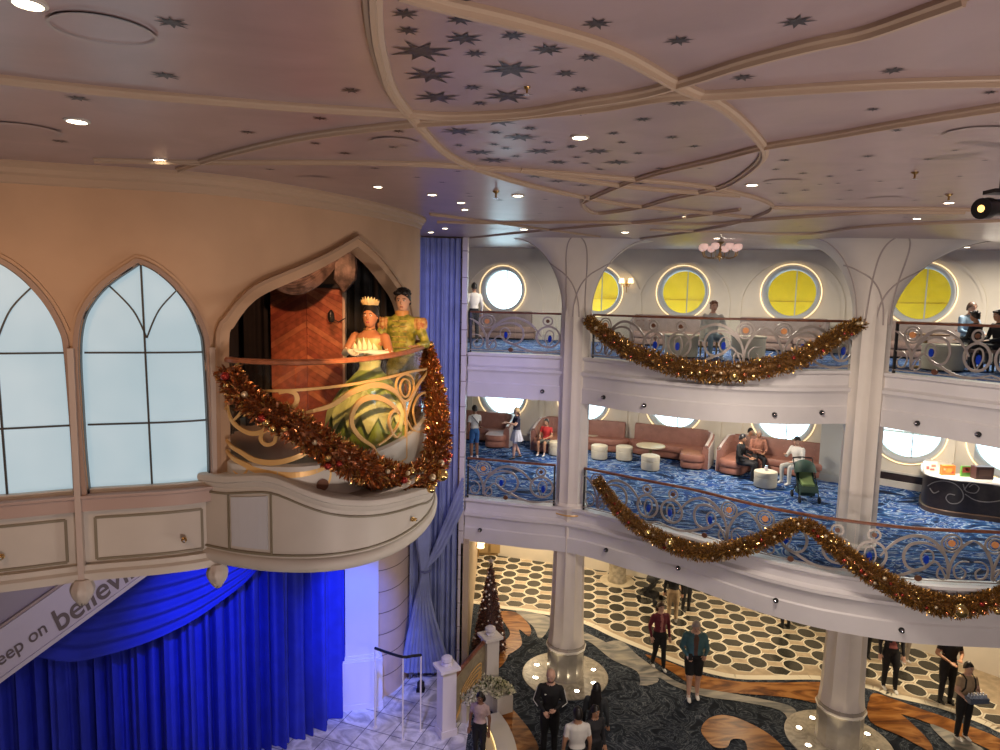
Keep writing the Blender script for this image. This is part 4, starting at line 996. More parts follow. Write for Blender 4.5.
def garland(name, label, pts, r0, r1, n, mats, balls, group, big=None):
    P = sm(pts, 10); c = [0]
    for i in range(1, len(P)): c.append(c[-1]+(P[i]-P[i-1]).length)
    L = c[-1]; t = thing(name, label, 'garland', P[len(P)//2], group)
    def at(s):
        for i in range(len(P)-1):
            if s <= c[i+1]: f_ = (s-c[i])/(c[i+1]-c[i]); return P[i].lerp(P[i+1], f_), (P[i+1]-P[i]).normalized()
        return P[-1], (P[-1]-P[-2]).normalized()
    def rad(s): return r0+(r1-r0)*max(0,math.sin(PI*s/L))**.7
    core = MB(); core.tube([at(L*i/40)[0] for i in range(41)], [rad(L*i/40)*.5 for i in range(41)], 10, 0); core.build('core', mats[1], t)
    m = MB()
    for i in range(n):
        s = random.uniform(0, L); p, tg = at(s); a = tg.orthogonal().normalized(); a = Matrix.Rotation(random.uniform(0, 6.28), 3, tg) @ a
        R_ = rad(s)*random.uniform(.35, 1.0); d = (a+tg*random.uniform(-.8, .8)+Vector((random.uniform(-.4,.4), random.uniform(-.4,.4), random.uniform(-.4,.4)))).normalized()
        shard(m, p+a*R_*.85, d, random.uniform(.028, .066)*(r1/.16)**.7, (.006+.006*random.random())*(r1/.16)**.5, random.choice((0,0,1,2)))
    o = m.build('tinsel', mats, t, smooth=False, fix=False); o['kind'] = 'stuff'
    for k in range(balls):
        s = L*(k+.5)/balls+random.uniform(-.1, .1); p, tg = at(min(max(s, .1), L-.1)); a = Vector((-tg.y*0, -1, 0)) if abs(tg.y) < .7 else Vector((1,-.3,0))
        a = (a.normalized()+Vector((random.uniform(-.5,.5), 0, random.uniform(-.9,.7)))).normalized()
        r = random.choice((.022,.026,.032,.036))*(r1/.17)**.5; b = MB(); b.ball(p+a*rad(s)*.98, r, 0, 14); b.build('bauble', random.choice(bm_), t)
    if big:
        for (bp_, br) in big: b = MB(); b.ball(bp_, br, 0, 22); b.build('bauble', bm_[0], t)
def onpath(path, pts, off): return [path.at(*path.hit(x, y), off) for x, y in pts]
def onsil(path, pts, off):
    return onpath(path, pts, off)
GB = [(238,368),(243,381),(253,395),(276,411),(301,428),(326,448),(350,464),(374,475),(396,480)]
gp = onpath(PRAIL, GB, .12)
for x, y, Y in [(415,479,6.3),(430,470,6.75),(437,452,7.15),(438,430,7.4),(436,405,7.7),(432,380,8.0),(427,355,8.3),(424,345,8.5)]: gp.append(aty(x, y, Y))
garland('tinsel_garland', 'thick copper tinsel garland with baubles draped across the gold balcony railing', gp, .09, .165, 14000, tin, 46, 'Christmas garlands', [(aty(442,475,6.4), .062), (aty(431,489,6.0), .04)])
g5 = onpath(E5, [(592,319),(604,329),(624,344),(650,357),(680,366),(710,371),(735,371),(765,366),(795,357),(820,342),(840,329),(858,324)], .2)
garland('tinsel_garland', 'dark gold tinsel garland sagging along the upper deck railing between the columns', g5, .14, .24, 13000, tinm, 40, 'Christmas garlands', [(E5.at(*E5.hit(732,374), .40), .10), (E5.at(*E5.hit(703,371), .40), .06)])
g4 = onpath(E4, [(601,477),(611,492),(625,509),(642,524),(665,537),(690,547),(715,550),(745,545),(770,536),(792,525),(806,520)], .2)
garland('tinsel_garland', 'gold tinsel garland sagging on the middle deck railing beside the left column', g4, .12, .21, 12000, tinm, 36, 'Christmas garlands', [(E4.at(*E4.hit(678,538), .42), .10), (E4.at(*E4.hit(655,528), .40), .07)])
g4 = onpath(E4, [(806,520),(820,530),(838,546),(858,562),(880,576),(905,590),(930,599),(955,602),(980,596),(1005,585),(1020,576)], .2)
garland('tinsel_garland', 'gold tinsel garland sagging on the middle deck railing below the right column', g4, .12, .22, 12000, tinm, 36, 'Christmas garlands', [(E4.at(*E4.hit(946,600), .43), .12), (E4.at(*E4.hit(981,601), .42), .055)])
# ================================================================ Christmas tree
c = Vector((-.14,16.9,0)); t = thing('christmas_tree', 'slim copper brown Christmas tree with silver baubles behind the white post', 'tree', c); m = MB()
for i in range(7000):
    z = 2.35*(1-math.sqrt(random.random()))+.1; r = .47*(1-z/2.5)*random.uniform(.55, 1); a = random.uniform(0, 6.28); d = Vector((math.cos(a), math.sin(a), random.uniform(-.5,.5))).normalized()
    shard(m, c+Vector((r*math.cos(a), r*math.sin(a), z)), d, random.uniform(.05,.09), .012, random.choice((0,1,1,2)))
o = m.build('foliage', [mat('tree_copper', (.22,.07,.04), .4, metal=.5), mat('tree_brown', (.07,.03,.025), .6), mat('tree_rose', (.35,.16,.12), .35, metal=.6)], t, smooth=False, fix=False); o['kind'] = 'stuff'
b = MB(); b.lathe([(.40,.1),(.3,.8),(.12,1.9),(.01,2.4)], c, 14); b.build('core', MATS['tree_brown'], t)
b = MB(); b.lathe([(.05,0),(.05,.15),(.04,.15)], c, 10); b.build('trunk', MATS['tree_brown'], t)
for k in range(34):
    z = .25+2.0*((k+.5)/34)**1.05; a = -PI/2+random.uniform(-1.5, 1.5); r = .5*(1-z/2.55)
    b = MB(); b.ball(c+Vector((r*math.cos(a), r*math.sin(a), z)), random.choice((.03,.035,.045)), 0, 12); b.build('bauble', mat('bauble_silver', (.8,.74,.72), .25, metal=.7), t)
b = MB(); zt_ = 2.42; pts = []
for k in range(10): r = .11 if k % 2 == 0 else .045; pts.append((c.x+r*math.sin(PI*k/5), zt_+.1+r*math.cos(PI*k/5)))
b.add([Vector((x, c.y-.012, z)) for x, z in pts]+[Vector((x, c.y+.012, z)) for x, z in pts]+[Vector((c.x,c.y-.04,zt_+.1)), Vector((c.x,c.y+.04,zt_+.1))], [(k, (k+1) % 10, 20) for k in range(10)]+[((k+1) % 10+10, k+10, 21) for k in range(10)]+[(k, k+10, (k+1) % 10+10, (k+1) % 10) for k in range(10)]); b.build('star_topper', mat('bauble_silver', (.8,.74,.72)), t)
# ================================================================ sofas
vel = mat('rose_velvet', (.36,.155,.11), .55, var=.18, scale=5); velb = mat('rose_velvet_back', (.32,.15,.115), .6, var=.15, scale=5); sat = mat('satin_highlight_side', (.62,.55,.52), .35); base_ = mat('sofa_base', (.33,.17,.13), .6)
def sofa(label, u, z, w, dep, mirror, group, mats=(vel, velb, sat)):
    """against the far wall; a run of seat with one return coming forward"""
    o = FW.at(u, z, .12); n = FW.nrm(u); tx = Vector((-n.y, n.x, 0)); 
    if tx.x < 0: tx = -tx
    s = -1 if mirror else 1
    def W(x, y, zz): return o+tx*(s*x)+n*y+Vector((0,0,zz))
    t = thing('tufted_sofa', label, 'sofa', o, group)
    back = sm([(-w/2,.06,0),(-w/4,.06,0),(w/4,.07,0),(w/2-.32,.12,0),(w/2-.08,.36,0),(w/2,.75,0),(w/2-.02,dep*.8,0)], 6)
    def nrm_(i, P): a = P[max(i-1,0)]; b = P[min(i+1,len(P)-1)]; d = (b-a).normalized(); return Vector((-d.y, d.x, 0))
    L = len(back); R_ = []
    for i, p in enumerate(back):
        nn = nrm_(i, back); f_ = i/(L-1); hh = .98-(.24*max(0, f_-.75)/.25)
        k = [( -.06,.0),(-.06,hh-.05),(.0,hh),(.08,hh-.02),(.12,hh-.1),(.16,.45),(.16,0)]
        R_.append([W(p.x+nn.x*a, p.y+nn.y*a, b) for a, b in k])
    m = MB(); m.rings(R_, 0); bk_ = m.build('backrest', [mats[1]], t)
    # outer face of the return; on rose sofas a satin highlight painted pale
    R_ = []
    for i in range(int(L*.62), L):
        p = back[i]; nn = nrm_(i, back); f_ = i/(L-1); hh = .96-(.24*max(0, f_-.75)/.25)
        R_.append([W(p.x+nn.x*a, p.y+nn.y*a, b) for a, b in [(-.075,.02),(-.075,hh-.06),(.0,hh+.025),(.06,hh+.02),(.06,hh-.03),(-.05,hh-.1),(-.05,.02)]])
    m = MB(); m.rings(R_, 0); m.build('outer_side', [mats[2]], t)
    # tufting buttons on the inside
    for i in range(3, L-3, 5):
        p = back[i]; nn = nrm_(i, back)
        for zz in (.60, .78):
            m = MB(); m.ball(W(p.x+nn.x*.15, p.y+nn.y*.15, zz), .018, 0, 8); m.build('button', base_, bk_)
    seat = sm([(-w/2-.1,.1,0),(-w/2-.08,.45,0),(-w/2+.3,.72,0),(0,.76,0),(w/2-.95,.82,0),(w/2-.85,1.05,0),(w/2-.82,dep*.8,0),(w/2-.72,dep*.97,0),(w/2-.4,dep,0),(w/2-.12,dep*.93,0),(w/2-.06,dep*.75,0),(w/2-.1,.8,0),(w/2-.2,.4,0),(w/2-.45,.16,0),(0,.12,0)], 5, True)
    for nm, z0, z1, inf, mt in (('seat', .26, .45, 0, mats[0]), ('base', .05, .26, -.03, mats[0]), ('plinth', 0, .06, -.08, M['dark'])):
        m = MB(); cx_ = sum(p.x for p in seat)/len(seat); P = []
        for zz, k in ((z0, inf-.01), (z0+.03, inf), (z1-.05, inf), (z1, inf-.035)):
            P.append([W(p.x+(nrm_(i, seat).x)*k, p.y+(nrm_(i, seat).y)*k, zz) for i, p in enumerate(seat)])
        vs = [q for r in P for q in r]; n_ = len(seat); fs = [(j*n_+i, j*n_+(i+1) % n_, (j+1)*n_+(i+1) % n_, (j+1)*n_+i) for j in range(3) for i in range(n_)]
        m.add(vs, fs); T = tessellate_polygon([[Vector((p.x, p.y, 0)) for p in seat]]); m.add(P[3], [tuple(x) for x in T]); m.build(nm, mt, t, angle=50)
    return t
gS = 'rose velvet sofas on the middle deck'
uw = [FW.hit(x, y)[0] for x, y in W4]
sofa('rose velvet tufted sofa behind the woman in the navy top, near the blue drape', uw[0]-.65, Z4, 2.6, 1.75, False, gS)
sofa('rose velvet tufted sofa on which the child in red sits, partly behind the left column', uw[1]+.05, Z4, 2.9, 1.75, True, gS)
sofa('empty rose velvet tufted sofa with pale right side by the round table', uw[2]+.1, Z4, 2.6, 1.8, False, gS)
sofa('rose velvet tufted sofa occupied by the group beside the green stroller', uw[3]-.1, Z4, 2.7, 1.8, True, gS)
gT = 'brown tufted sofas on the upper deck'; brn = mat('brown_velvet', (.36,.24,.20), .6, var=.15, scale=5); brn2 = mat('grey_brown_back', (.34,.27,.25), .6, var=.15, scale=5)
uw5 = [FW.hit(x, y)[0] for x, y in W5]
for k, lb in ((0,'grey brown sofa under the white lit upper porthole'),(2,'brown sofa under the upper porthole left of the seated person in white'),(3,'brown sofa under the upper porthole left of the right column'),(4,'brown sofa under the upper porthole right of the right column')):
    sofa(lb, uw5[k]-.1, Z5, 2.5, 1.2, k % 2 == 0, gT, (brn, brn2, brn2))
# ================================================================ drum stools and tables
stl = mat('cream_leather', (.66,.60,.46), .5, var=.05, scale=4)
def stool(x, y, r, h, z, label, group, name='drum_stool', cat='stool', mt=None):
    c = atz(x, y, z); t = thing(name, label, cat, c, group)
    MB().lathe([(r*.92,.03),(r*.97,.06),(r*.97,h*.62),(r*.93,h*.64),(r*.97,h*.66),(r,h*.9),(r*.96,h*.97),(r*.85,h),(0,h)], c, 24).build('cushion', mt or stl, t)
    MB().lathe([(r*.85,0),(r*.85,.035)], c, 20).build('foot_ring', M['dark'], t)
gD = 'cream drum stools on the middle deck'
for x, y, r, lb in [(599,463,.27,'cream drum stool just right of the left column'),(624,464,.27,'cream drum stool between the column stool and the round table'),(650,474,.28,'cream drum stool in front of the round table'),(765,491,.31,'cream drum stool holding a small jar in front of the seated group'),(556,459,.26,'cream drum stool peeping out left of the left column'),(591,452,.26,'cream drum stool mostly hidden behind the left column')]:
    stool(x, y-4, r, .46, Z4, lb, gD)
c = atz(650,462,Z4); t = thing('round_table', 'low round cream table behind the front drum stool', 'table', c)
MB().lathe([(.44,.50),(.45,.52),(.44,.545),(0,.55)], c, 32).build('tabletop', mat('table_cream', (.7,.62,.42), .3), t); MB().lathe([(.26,0),(.26,.03),(.05,.05),(.05,.5)], c, 16).build('pedestal', M['brass'], t)
gE = 'cream drum tables on the upper deck'
for x, y, lb in [(681,352,'cream drum table behind the upper railing under the left yellow porthole'),(748,353,'cream drum table behind the upper railing right of the seated person'),(943,358,'pale drum table behind the upper railing near the man in blue')]:
    p = aty(x, y, 16.3 if x < 900 else 14.0); q = Vector((p.x, p.y, Z5)); t = thing('drum_table', lb, 'table', q, gE)
    MB().lathe([(.38,.03),(.4,.08),(.4,.5),(.42,.52),(.42,.56),(0,.56)], q, 24).build('cushion', stl, t); MB().lathe([(.36,0),(.36,.035)], q, 20).build('foot_ring', M['dark'], t)
# small jar on the stool
c = atz(765,487,Z4); c = Vector((c.x, c.y, Z4+.46)); t = thing('glass_jar', 'small clear jar standing on the drum stool in front of the group', 'jar', c); MB().lathe([(.04,0),(.05,.03),(.045,.1),(.03,.12)], c, 14).build('body', mat('jar_pale', (.6,.6,.7), .1), t); MB().lathe([(.034,.12),(.034,.14)], c, 12).build('lid', M['chrome'], t)
# ================================================================ reception desk
DP = Path([(p.x, p.y) for p in [atz(930,488,Z4), atz(921,499,Z4), atz(924,509,Z4), atz(945,515,Z4), atz(975,519,Z4), atz(1005,523,Z4), atz(1028,526,Z4)]], 5)
t = thing('reception_desk', 'dark reception desk with white top and pale scroll ornament at the right edge', 'desk', DP.at(DP.L/2, Z4))
dk = mat('dark_desk', (.035,.022,.02), .35, var=.3, scale=10)
m = MB(); sweep(m, DP, [(0,Z4),(0,Z4+.88),(-.5,Z4+.88),(-.5,Z4)], 0, step=.1); m.build('cabinet', dk, t, angle=25)
m = MB(); sweep(m, DP, [(.05,Z4+.88),(.07,Z4+.9),(.05,Z4+.94),(-.55,Z4+.94),(-.55,Z4+.88)], 0, step=.1); m.build('worktop', mat('desk_marble', (.8,.76,.7), .25), t, angle=40)
m = MB(); sweep(m, DP, [(-.0,Z4),(.04,Z4),(.04,Z4+.1),(.0,Z4+.12)], 0, step=.1); m.build('kickboard', mat('desk_kick', (.10,.06,.04), .4), t)
gr_ = mat('pewter_scroll', (.33,.29,.25), .4, metal=.4)
for wd, pts in [(.02,[(928,486),(935,482),(945,481),(955,484),(962,491),(963,498),(958,503),(950,503),(946,498),(949,494),(955,495)]),(.02,[(964,490),(970,483),(980,482),(990,484),(1004,487)]),(.02,[(963,484),(966,491),(975,493),(979,488),(974,484),(969,487)]),(.02,[(965,494),(975,500),(988,502),(1004,500)]),(.02,[(930,488),(934,493),(939,491)])]:
    m = MB(); strip(m, DP, px(DP, pts, 6), wd, .015, .012); m.build('scroll', gr_, t, smooth=False)
def prop(name, label, cat, x, y, w, h, d, col, extra=None, rz=0, tilt=0):
    p = DP.at(*DP.hit(x, y)); c = Vector((p.x, p.y, 0))+Vector((.03,.3,0)); c.z = Z4+.94
    t = thing(name, label, cat, c, 'goods on the reception desk'); Mx = Matrix.Translation(c) @ Matrix.Rotation(rz, 4, 'Z') @ Matrix.Rotation(tilt, 4, 'X')
    m = MB(); m.box((0,0,h/2), (w,d,h), 0, M=Mx); m.build('box_body', mat(name+'_'+str(x), col, .45), t, smooth=False)
    for k, (x0, z0, w2, h2, c2) in enumerate(extra or []):
        m = MB(); m.box((x0*w, -d/2-.003, z0*h), (w2*w, .006, h2*h), 0, M=Mx); m.build('cover_patch', mat('patch_%d_%d' % (x, k), c2, .5), t, smooth=False)
prop('greeting_card', 'white greeting card with red flower pattern propped on the reception desk', 'card', 938, 468, .36, .26, .02, (.75,.68,.58), [(-.2,.4,.2,.3,(.55,.1,.1)),(.2,.6,.3,.25,(.6,.2,.15)),(.1,.25,.3,.2,(.3,.1,.1))], tilt=-.2)
prop('gift_bag', 'orange patterned gift bag on the reception desk beside the white card', 'bag', 955, 470, .32, .24, .1, (.85,.25,.05), [(0,.5,.5,.4,(.95,.45,.1)),(.3,.3,.2,.2,(.7,.1,.05)),(-.3,.6,.2,.2,(.95,.6,.3))])
prop('picture_book', 'green and red picture book standing on the reception desk', 'book', 973, 473, .22, .26, .05, (.12,.35,.06), [(0,.65,.8,.5,(.35,.06,.04)),(.1,.7,.3,.25,(.8,.75,.6))])
prop('display_box', 'dark brown display box at the right end of the reception desk', 'box', 990, 476, .42, .30, .2, (.07,.03,.03), [(.0,.5,.7,.5,(.12,.06,.05))])
# low dark cabinet behind the right column and grey pier
c = atz(903,490,Z4); n_ = FW.nrm(uw[4]); ang = math.atan2(n_.y, n_.x)+PI/2
t = thing('low_cabinet', 'long low dark cabinet with cream top under the porthole right of the right column', 'cabinet', c)
m = MB(); m.box((c.x,c.y+.5,Z4+.2), (2.6,.45,.4), 0, ang); m.build('cabinet_body', dk, t, smooth=False); m = MB(); m.box((c.x,c.y+.5,Z4+.425), (2.7,.5,.05), 0, ang); m.build('top', M['cream'], t, smooth=False)
c = atz(836,482,Z4); m = MB(); m.box((c.x,c.y+.25,Z4+1.27), (.62,.5,2.54), 0, ang); m.box((c.x,c.y+.25,Z4+.1), (.68,.56,.2), 0, ang); struct(m.build('wall_pier', mat('pier_grey', (.42,.42,.40), .5), smooth=False))
# ================================================================ ground floor: posts, balustrade, planter, steps, ramp rail
whp = mat('post_white', (.72,.68,.66), .4)
def post(label, x, y, ztop, w):
    c = atz(x, y, 0); rz = .5; t = thing('newel_post', label, 'post', c, 'newel posts with crystal tops')
    m = MB(); m.box((c.x,c.y,ztop/2), (w,w,ztop), 0, rz); m.box((c.x,c.y,.08), (w+.05,w+.05,.16), 0, rz); m.build('shaft', whp, t, smooth=False)
    m = MB(); m.box((c.x,c.y,ztop+.03), (w+.14,w+.14,.06), 0, rz); m.box((c.x,c.y,ztop-.01), (w+.07,w+.07,.03), 0, rz); m.build('cap', mat('cap_white', (.82,.78,.76), .3), t, smooth=False)
    cr = mat('crystal', (.75,.72,.78), .08, spec=.8); m = MB()
    m.lathe([(.10,ztop+.06),(.12,ztop+.09),(.09,ztop+.13),(.13,ztop+.18),(.12,ztop+.24),(.07,ztop+.27),(.0,ztop+.28)], c, 10); m.build('crystal_top', cr, t, angle=10)
    return c
p1 = post('white newel post nearest the ramp rail with a crystal top', 446, 733, 1.50, .32)
p2 = post('white newel post in front of the Christmas tree with a crystal top', 489, 697, 1.5, .32)
t = thing('stair_balustrade', 'short balustrade with gold swirl panel and curved wooden rail between the white posts', 'balustrade', (p1+p2)/2)
BP = Path([(p1.x+.08,p1.y+.1),((p1.x+p2.x)/2+.02,(p1.y+p2.y)/2),(p2.x-.1,p2.y-.1)], 6)
m = MB(); R_ = []
for i in range(13):
    s = i/12; u = BP.L*s; z = 1.12+.34*s+.05*math.sin(PI*s); R_.append([BP.at(u, z+b, a) for a, b in [(.05,0),(.05,.04),(0,.07),(-.05,.04),(-.05,0)]])
m.rings(R_, 0); m.build('handrail', M['wood'], t)
m = MB(); sheet(m, BP, [(0,.05),(BP.L,.05),(BP.L,1.44),(0,1.1)], [], .03, 0, .2); m.build('panel', mat('balustrade_panel', (.36,.30,.2), .4, var=.3, scale=3, dist=2), t, smooth=False)
for k in range(6):
    P = [(v.x*BP.L, v.y) for v in sm([(.1+.05*k,.1+.1*k,0),(.3,.35+.08*k,0),(.6,.55+.09*k,0),(.85,.5+.1*k,0),(.7,.35+.06*k,0)], 5)]
    m = MB(); strip(m, BP, P, .03, .02, .015, taper=True); m.build('swirl', M['gold'], t, smooth=False)
# planter with white flowers, curved lit steps
PL = Path([(p.x, p.y) for p in [atz(458,722,0), atz(468,709,0), atz(482,704,0), atz(497,707,0), atz(505,715,0)]], 5)
t = thing('flower_planter', 'curved planter of white poinsettias behind the small person', 'planter', PL.at(PL.L/2, 0))
m = MB(); sweep(m, PL, [(.2,0),(.2,.42),(.16,.45),(-.16,.45),(-.2,.42),(-.2,0)], 0, step=.1); m.build('trough', M['cream'], t)
m = MB()
for i in range(2600):
    u = random.uniform(0, PL.L); a = random.uniform(0, PI); r = random.uniform(.1,.27); p = PL.at(u, .45+.75*r*math.sin(a), 1.1*r*math.cos(a)); d = Vector((math.cos(a)*.8, -.6, math.sin(a))).normalized()+Vector((random.uniform(-.5,.5), random.uniform(-.5,.5), random.uniform(-.3,.5)))
    shard(m, p, d.normalized(), random.uniform(.06,.10), .024, 0 if random.random() < .8 else 1)
o = m.build('flowers', [mat('poinsettia_white', (.85,.82,.62), .6), mat('leaf_green', (.12,.17,.05), .6)], t, smooth=False, fix=False); o['kind'] = 'stuff'
t = thing('lit_steps', 'narrow curved cream steps with glowing edges in front of the planter', 'steps', atz(484,735,0))
ST = Path([(p.x, p.y) for p in [atz(482,722,0), atz(489,733,0), atz(494,745,0), atz(497,760,0), atz(499,790,0)]], 5)
st_glow = mat('step_glow', (1,.85,.5), .5, emit=(1,.72,.3), es=1.6)
m = MB(); sweep(m, ST, [(0,0),(0,.14),(-.42,.14),(-.42,0)], 0, step=.1); m.build('step', M['cream'], t)
m = MB(); sweep(m, ST, [(.2,0),(.2,.05),(0,.05),(0,0)], 0, step=.1); m.build('step', mat('step_stone', (.62,.52,.36), .4), t)
for o_, z in ((0,.1),(.2,.015)): m = MB(); sweep(m, ST, [(o_+.001,z-.03),(o_+.012,z-.03),(o_+.012,z),(o_+.001,z)], 0, step=.1); m.build('edge_light', st_glow, t)
# ramp handrail
t = thing('ramp_handrail', 'black topped handrail on slim white posts before the stone wall', 'handrail', atz(404,694,0))
Pq = [aty(375,648,13.6), aty(386,652,13.45), aty(403,657,13.2), aty(412,656,13.35), aty(421,655,13.5)]
m = MB(); m.tube(sm(Pq, 3), .03, 8); m.build('rail', M['blackmetal'], t)
for q in (Pq[0], Pq[2], Pq[4]):
    m = MB(); m.lathe([(.05,0),(.05,.015),(.018,.02),(.018,q.z-.02)], (q.x,q.y,0), 10); m.build('post', mat('post_pale', (.8,.76,.72), .3), t)
c = Vector((-1.75,15.0,0)); t = thing('floor_spotlight', 'small black spotlight on the floor at the foot of the tall drape', 'spotlight', c)
MB().box(c+Vector((0,0,.03)), (.2,.16,.06), 0).build('base', M['blackmetal'], t); MB().lathe([(.06,.06),(.09,.1),(.09,.22),(.06,.25)], c, 12).build('head', M['blackmetal'], t)
# kiosk on the far ground wall
c = atz(489,557,0); t = thing('wooden_kiosk', 'brown panelled wooden kiosk with a white notice beyond the Christmas tree', 'kiosk', (c.x,c.y+.3,0))
wk = mat('kiosk_wood', (.30,.19,.08), .45, var=.3, scale=8)
m = MB(); m.box((c.x,c.y+.3,1.3), (1.0,.3,2.6), 0); m.build('cabinet', wk, t, smooth=False)
for x_ in (-.25, .25): m = MB(); m.box((c.x+x_,c.y+.14,.48), (.40,.03,.75), 0); m.build('door_panel', mat('kiosk_panel', (.40,.27,.12), .45), t, smooth=False)
m = MB(); m.box((c.x-.05,c.y+.14,1.05), (.56,.03,.32), 0); m.build('notice', mat('notice_white', (.8,.8,.75), .5), t, smooth=False)
# sconces
def sconce(label, c, n, k=1.0):
    t = thing('wall_sconce', label, 'wall lamp', c, 'pink shaded wall lamps'); s = Vector((-n.y, n.x, 0))
    m = MB(); m.ball(c+n*.03, .05*k, 0, 10, sz=1.6); m.tube([c+n*.04+Vector((0,0,-.25*k)), c+n*.06, c+n*.05+Vector((0,0,.12*k))], .014*k, 6); m.build('backplate', M['brass'], t)
    for q in (-1, 1):
        p = c+n*.12+s*(q*.13*k); m = MB(); m.tube([c+n*.05+Vector((0,0,-.05*k)), c+n*.1+s*(q*.08*k)+Vector((0,0,-.08*k)), p+Vector((0,0,.02*k))], .01*k, 6); ar_ = m.build('arm', M['brass'], t)
        m = MB(); m.lathe([(.085*k,.02*k),(.06*k,.16*k),(.055*k,.16*k),(.08*k,.02*k)], p, 16, 0, False); m.build('lamp_shade', mat('glowing_shade', (.9,.7,.5), .6, emit=(1,.78,.45), es=2.2), ar_)
u_ = FW.hit(627,284)[0]; z_ = FW.hit(627,284)[1]; sconce('brass wall lamp with two glowing shades between the upper portholes', FW.at(u_, z_, .05), FW.nrm(u_), 1.15)
sconce('brass wall lamp glowing on the tan corridor wall beside the Christmas tree', Vector((-.64,21.2,1.3)), Vector((1,0,0)), 1.5)
# chandelier
c = aty(720,252,15.3); zc_ = ceil_z(15.3)
t = thing('chandelier', 'small brass chandelier with pink glass shades hanging over the upper deck', 'chandelier', (c.x,c.y,zc_))
m = MB(); m.lathe([(.005,zc_),(.09,zc_-.01),(.05,zc_-.06),(.015,zc_-.08),(.015,c.z+.1),(.04,c.z+.05),(.02,c.z),(.05,c.z-.08),(.03,c.z-.14),(.003,c.z-.22)], (c.x,c.y,0), 14); m.build('stem', M['brass'], t)
pk = mat('pink_shade', (.85,.62,.58), .3, emit=(1,.62,.52), es=.45)
for k in range(8):
    a = 2*PI*k/8+.2; d = Vector((math.cos(a), math.sin(a), 0)); p = c+d*.40+Vector((0,0,.02))
    m = MB(); m.tube(sm([c+Vector((0,0,-.08)), c+d*.2+Vector((0,0,-.14)), c+d*.36+Vector((0,0,-.1)), p], 5), .01, 6); ar_ = m.build('arm', M['brass'], t)
    m = MB(); m.lathe([(.02,0),(.075,.03),(.095,.09),(.08,.14),(.05,.15)], p, 14); m.build('lamp_shade', pk, ar_)
# black stage spotlight at the right under the ceiling
c = aty(991,208,3.6); t = thing('stage_spotlight', 'black stage spotlight with a glowing amber lens at the right edge', 'spotlight', c)
ax = Vector((-1,-.35,-.12)).normalized(); q = Matrix.Translation(c) @ ax.to_track_quat('Z', 'Y').to_matrix().to_4x4()
m = MB(); m.lathe([(.03,-.16),(.045,-.14),(.045,0),(.055,.02),(.055,.075),(.048,.075)], (0,0,0), 18, M=q); m.build('body', M['blackmetal'], t)
m = MB(); m.lathe([(.047,.06),(.03,.073),(.003,.078)], (0,0,0), 18, M=q); m.build('lens', mat('amber_lens', (1,.7,.3), .3, emit=(1,.55,.15), es=2.5), t)
m = MB(); m.box(c+Vector((.04,0,.085)), (.12,.09,.02), 0); m.box(c+Vector((.05,0,(ceil_z(3.6)-c.z)/2+.04)), (.02,.02,ceil_z(3.6)-c.z-.07), 0); m.build('yoke', M['blackmetal'], t)
# strollers
def stroller(label, c, rz, cols, k=1.0):
    t = thing('stroller', label, 'stroller', c, 'baby strollers'); Mx = Matrix.Translation(c) @ Matrix.Rotation(rz, 4, 'Z') @ Matrix.Scale(k, 4)
    bk, ac = cols
    for x in (-.24, .24):
        m = MB(); m.tube([Mx @ Vector(p) for p in [(x,.30,.08),(x,.05,.45),(x,-.25,.85),(x,-.38,1.02)]], .014, 6); m.build('frame_tube', M['blackmetal'], t)
        m = MB(); m.tube([Mx @ Vector(p) for p in [(x,-.28,.1),(x,.05,.45)]], .013, 6); m.build('frame_tube', M['blackmetal'], t)
        for y in (.30, -.28):
            Mw = Mx @ Matrix.Translation((x,y,.09)) @ Matrix.Rotation(PI/2, 4, 'Y'); m = MB(); m.lathe([(.03,-.02),(.075,-.02),(.09,-.01),(.09,.01),(.075,.02),(.03,.02)], (0,0,0), 18, M=Mw); m.build('wheel', M['dark'], t)
    m = MB(); m.tube([Mx @ Vector(p) for p in [(-.24,-.38,1.02),(0,-.4,1.04),(.24,-.38,1.02)]], .018, 8); m.build('push_handle', M['blackmetal'], t)
    m = MB(); R_ = []
    for y, z, h in ((.28,.30,.04),(.20,.40,.08),(.02,.42,.09),(-.08,.50,.08),(-.20,.80,.05)): R_.append([Mx @ Vector((a*.22, y+b*.3*0, z+b*h)) for a, b in [(-1,-1),(1,-1),(1,.4),(.8,.1),(-.8,.1),(-1,.4)]])
    m.rings(R_, 0); st__ = m.build('seat', bk, t)
    m = MB(); R_ = []
    for y, z, h in ((.18,.43,.03),(.03,.46,.04),(-.06,.56,.04),(-.15,.76,.03)): R_.append([Mx @ Vector((a*.15, y, z+b*h)) for a, b in [(-1,-1),(1,-1),(1,1),(-1,1)]])
    m.rings(R_, 0); m.build('cushion', ac, st__)
    m = MB(); R_ = []
    for a in [i/8 for i in range(9)]:
        an = PI*.10+a*PI*.62; R_.append([Mx @ Vector((.25*math.cos(PI*j/10), -.18+.34*math.cos(an)*max(0,math.sin(PI*j/10))**.5, .66+.36*math.sin(an)*max(0,math.sin(PI*j/10))**.5)) for j in range(11)])
    vs = [p for r in R_ for p in r]; m.add(vs, [(i*11+j, i*11+j+1, (i+1)*11+j+1, (i+1)*11+j) for i in range(8) for j in range(10)]); m.build('canopy', bk, t, fix=False)
    m = MB(); m.box((0,-.05,.22), (.36,.4,.14), 0, M=Mx); m.build('basket', bk, t)
stroller('green and black baby stroller standing at the end of the seated group', atz(805,500,Z4), PI-.1, (mat('stroller_green', (.03,.07,.05), .7), mat('stroller_lime', (.25,.36,.13), .7)))
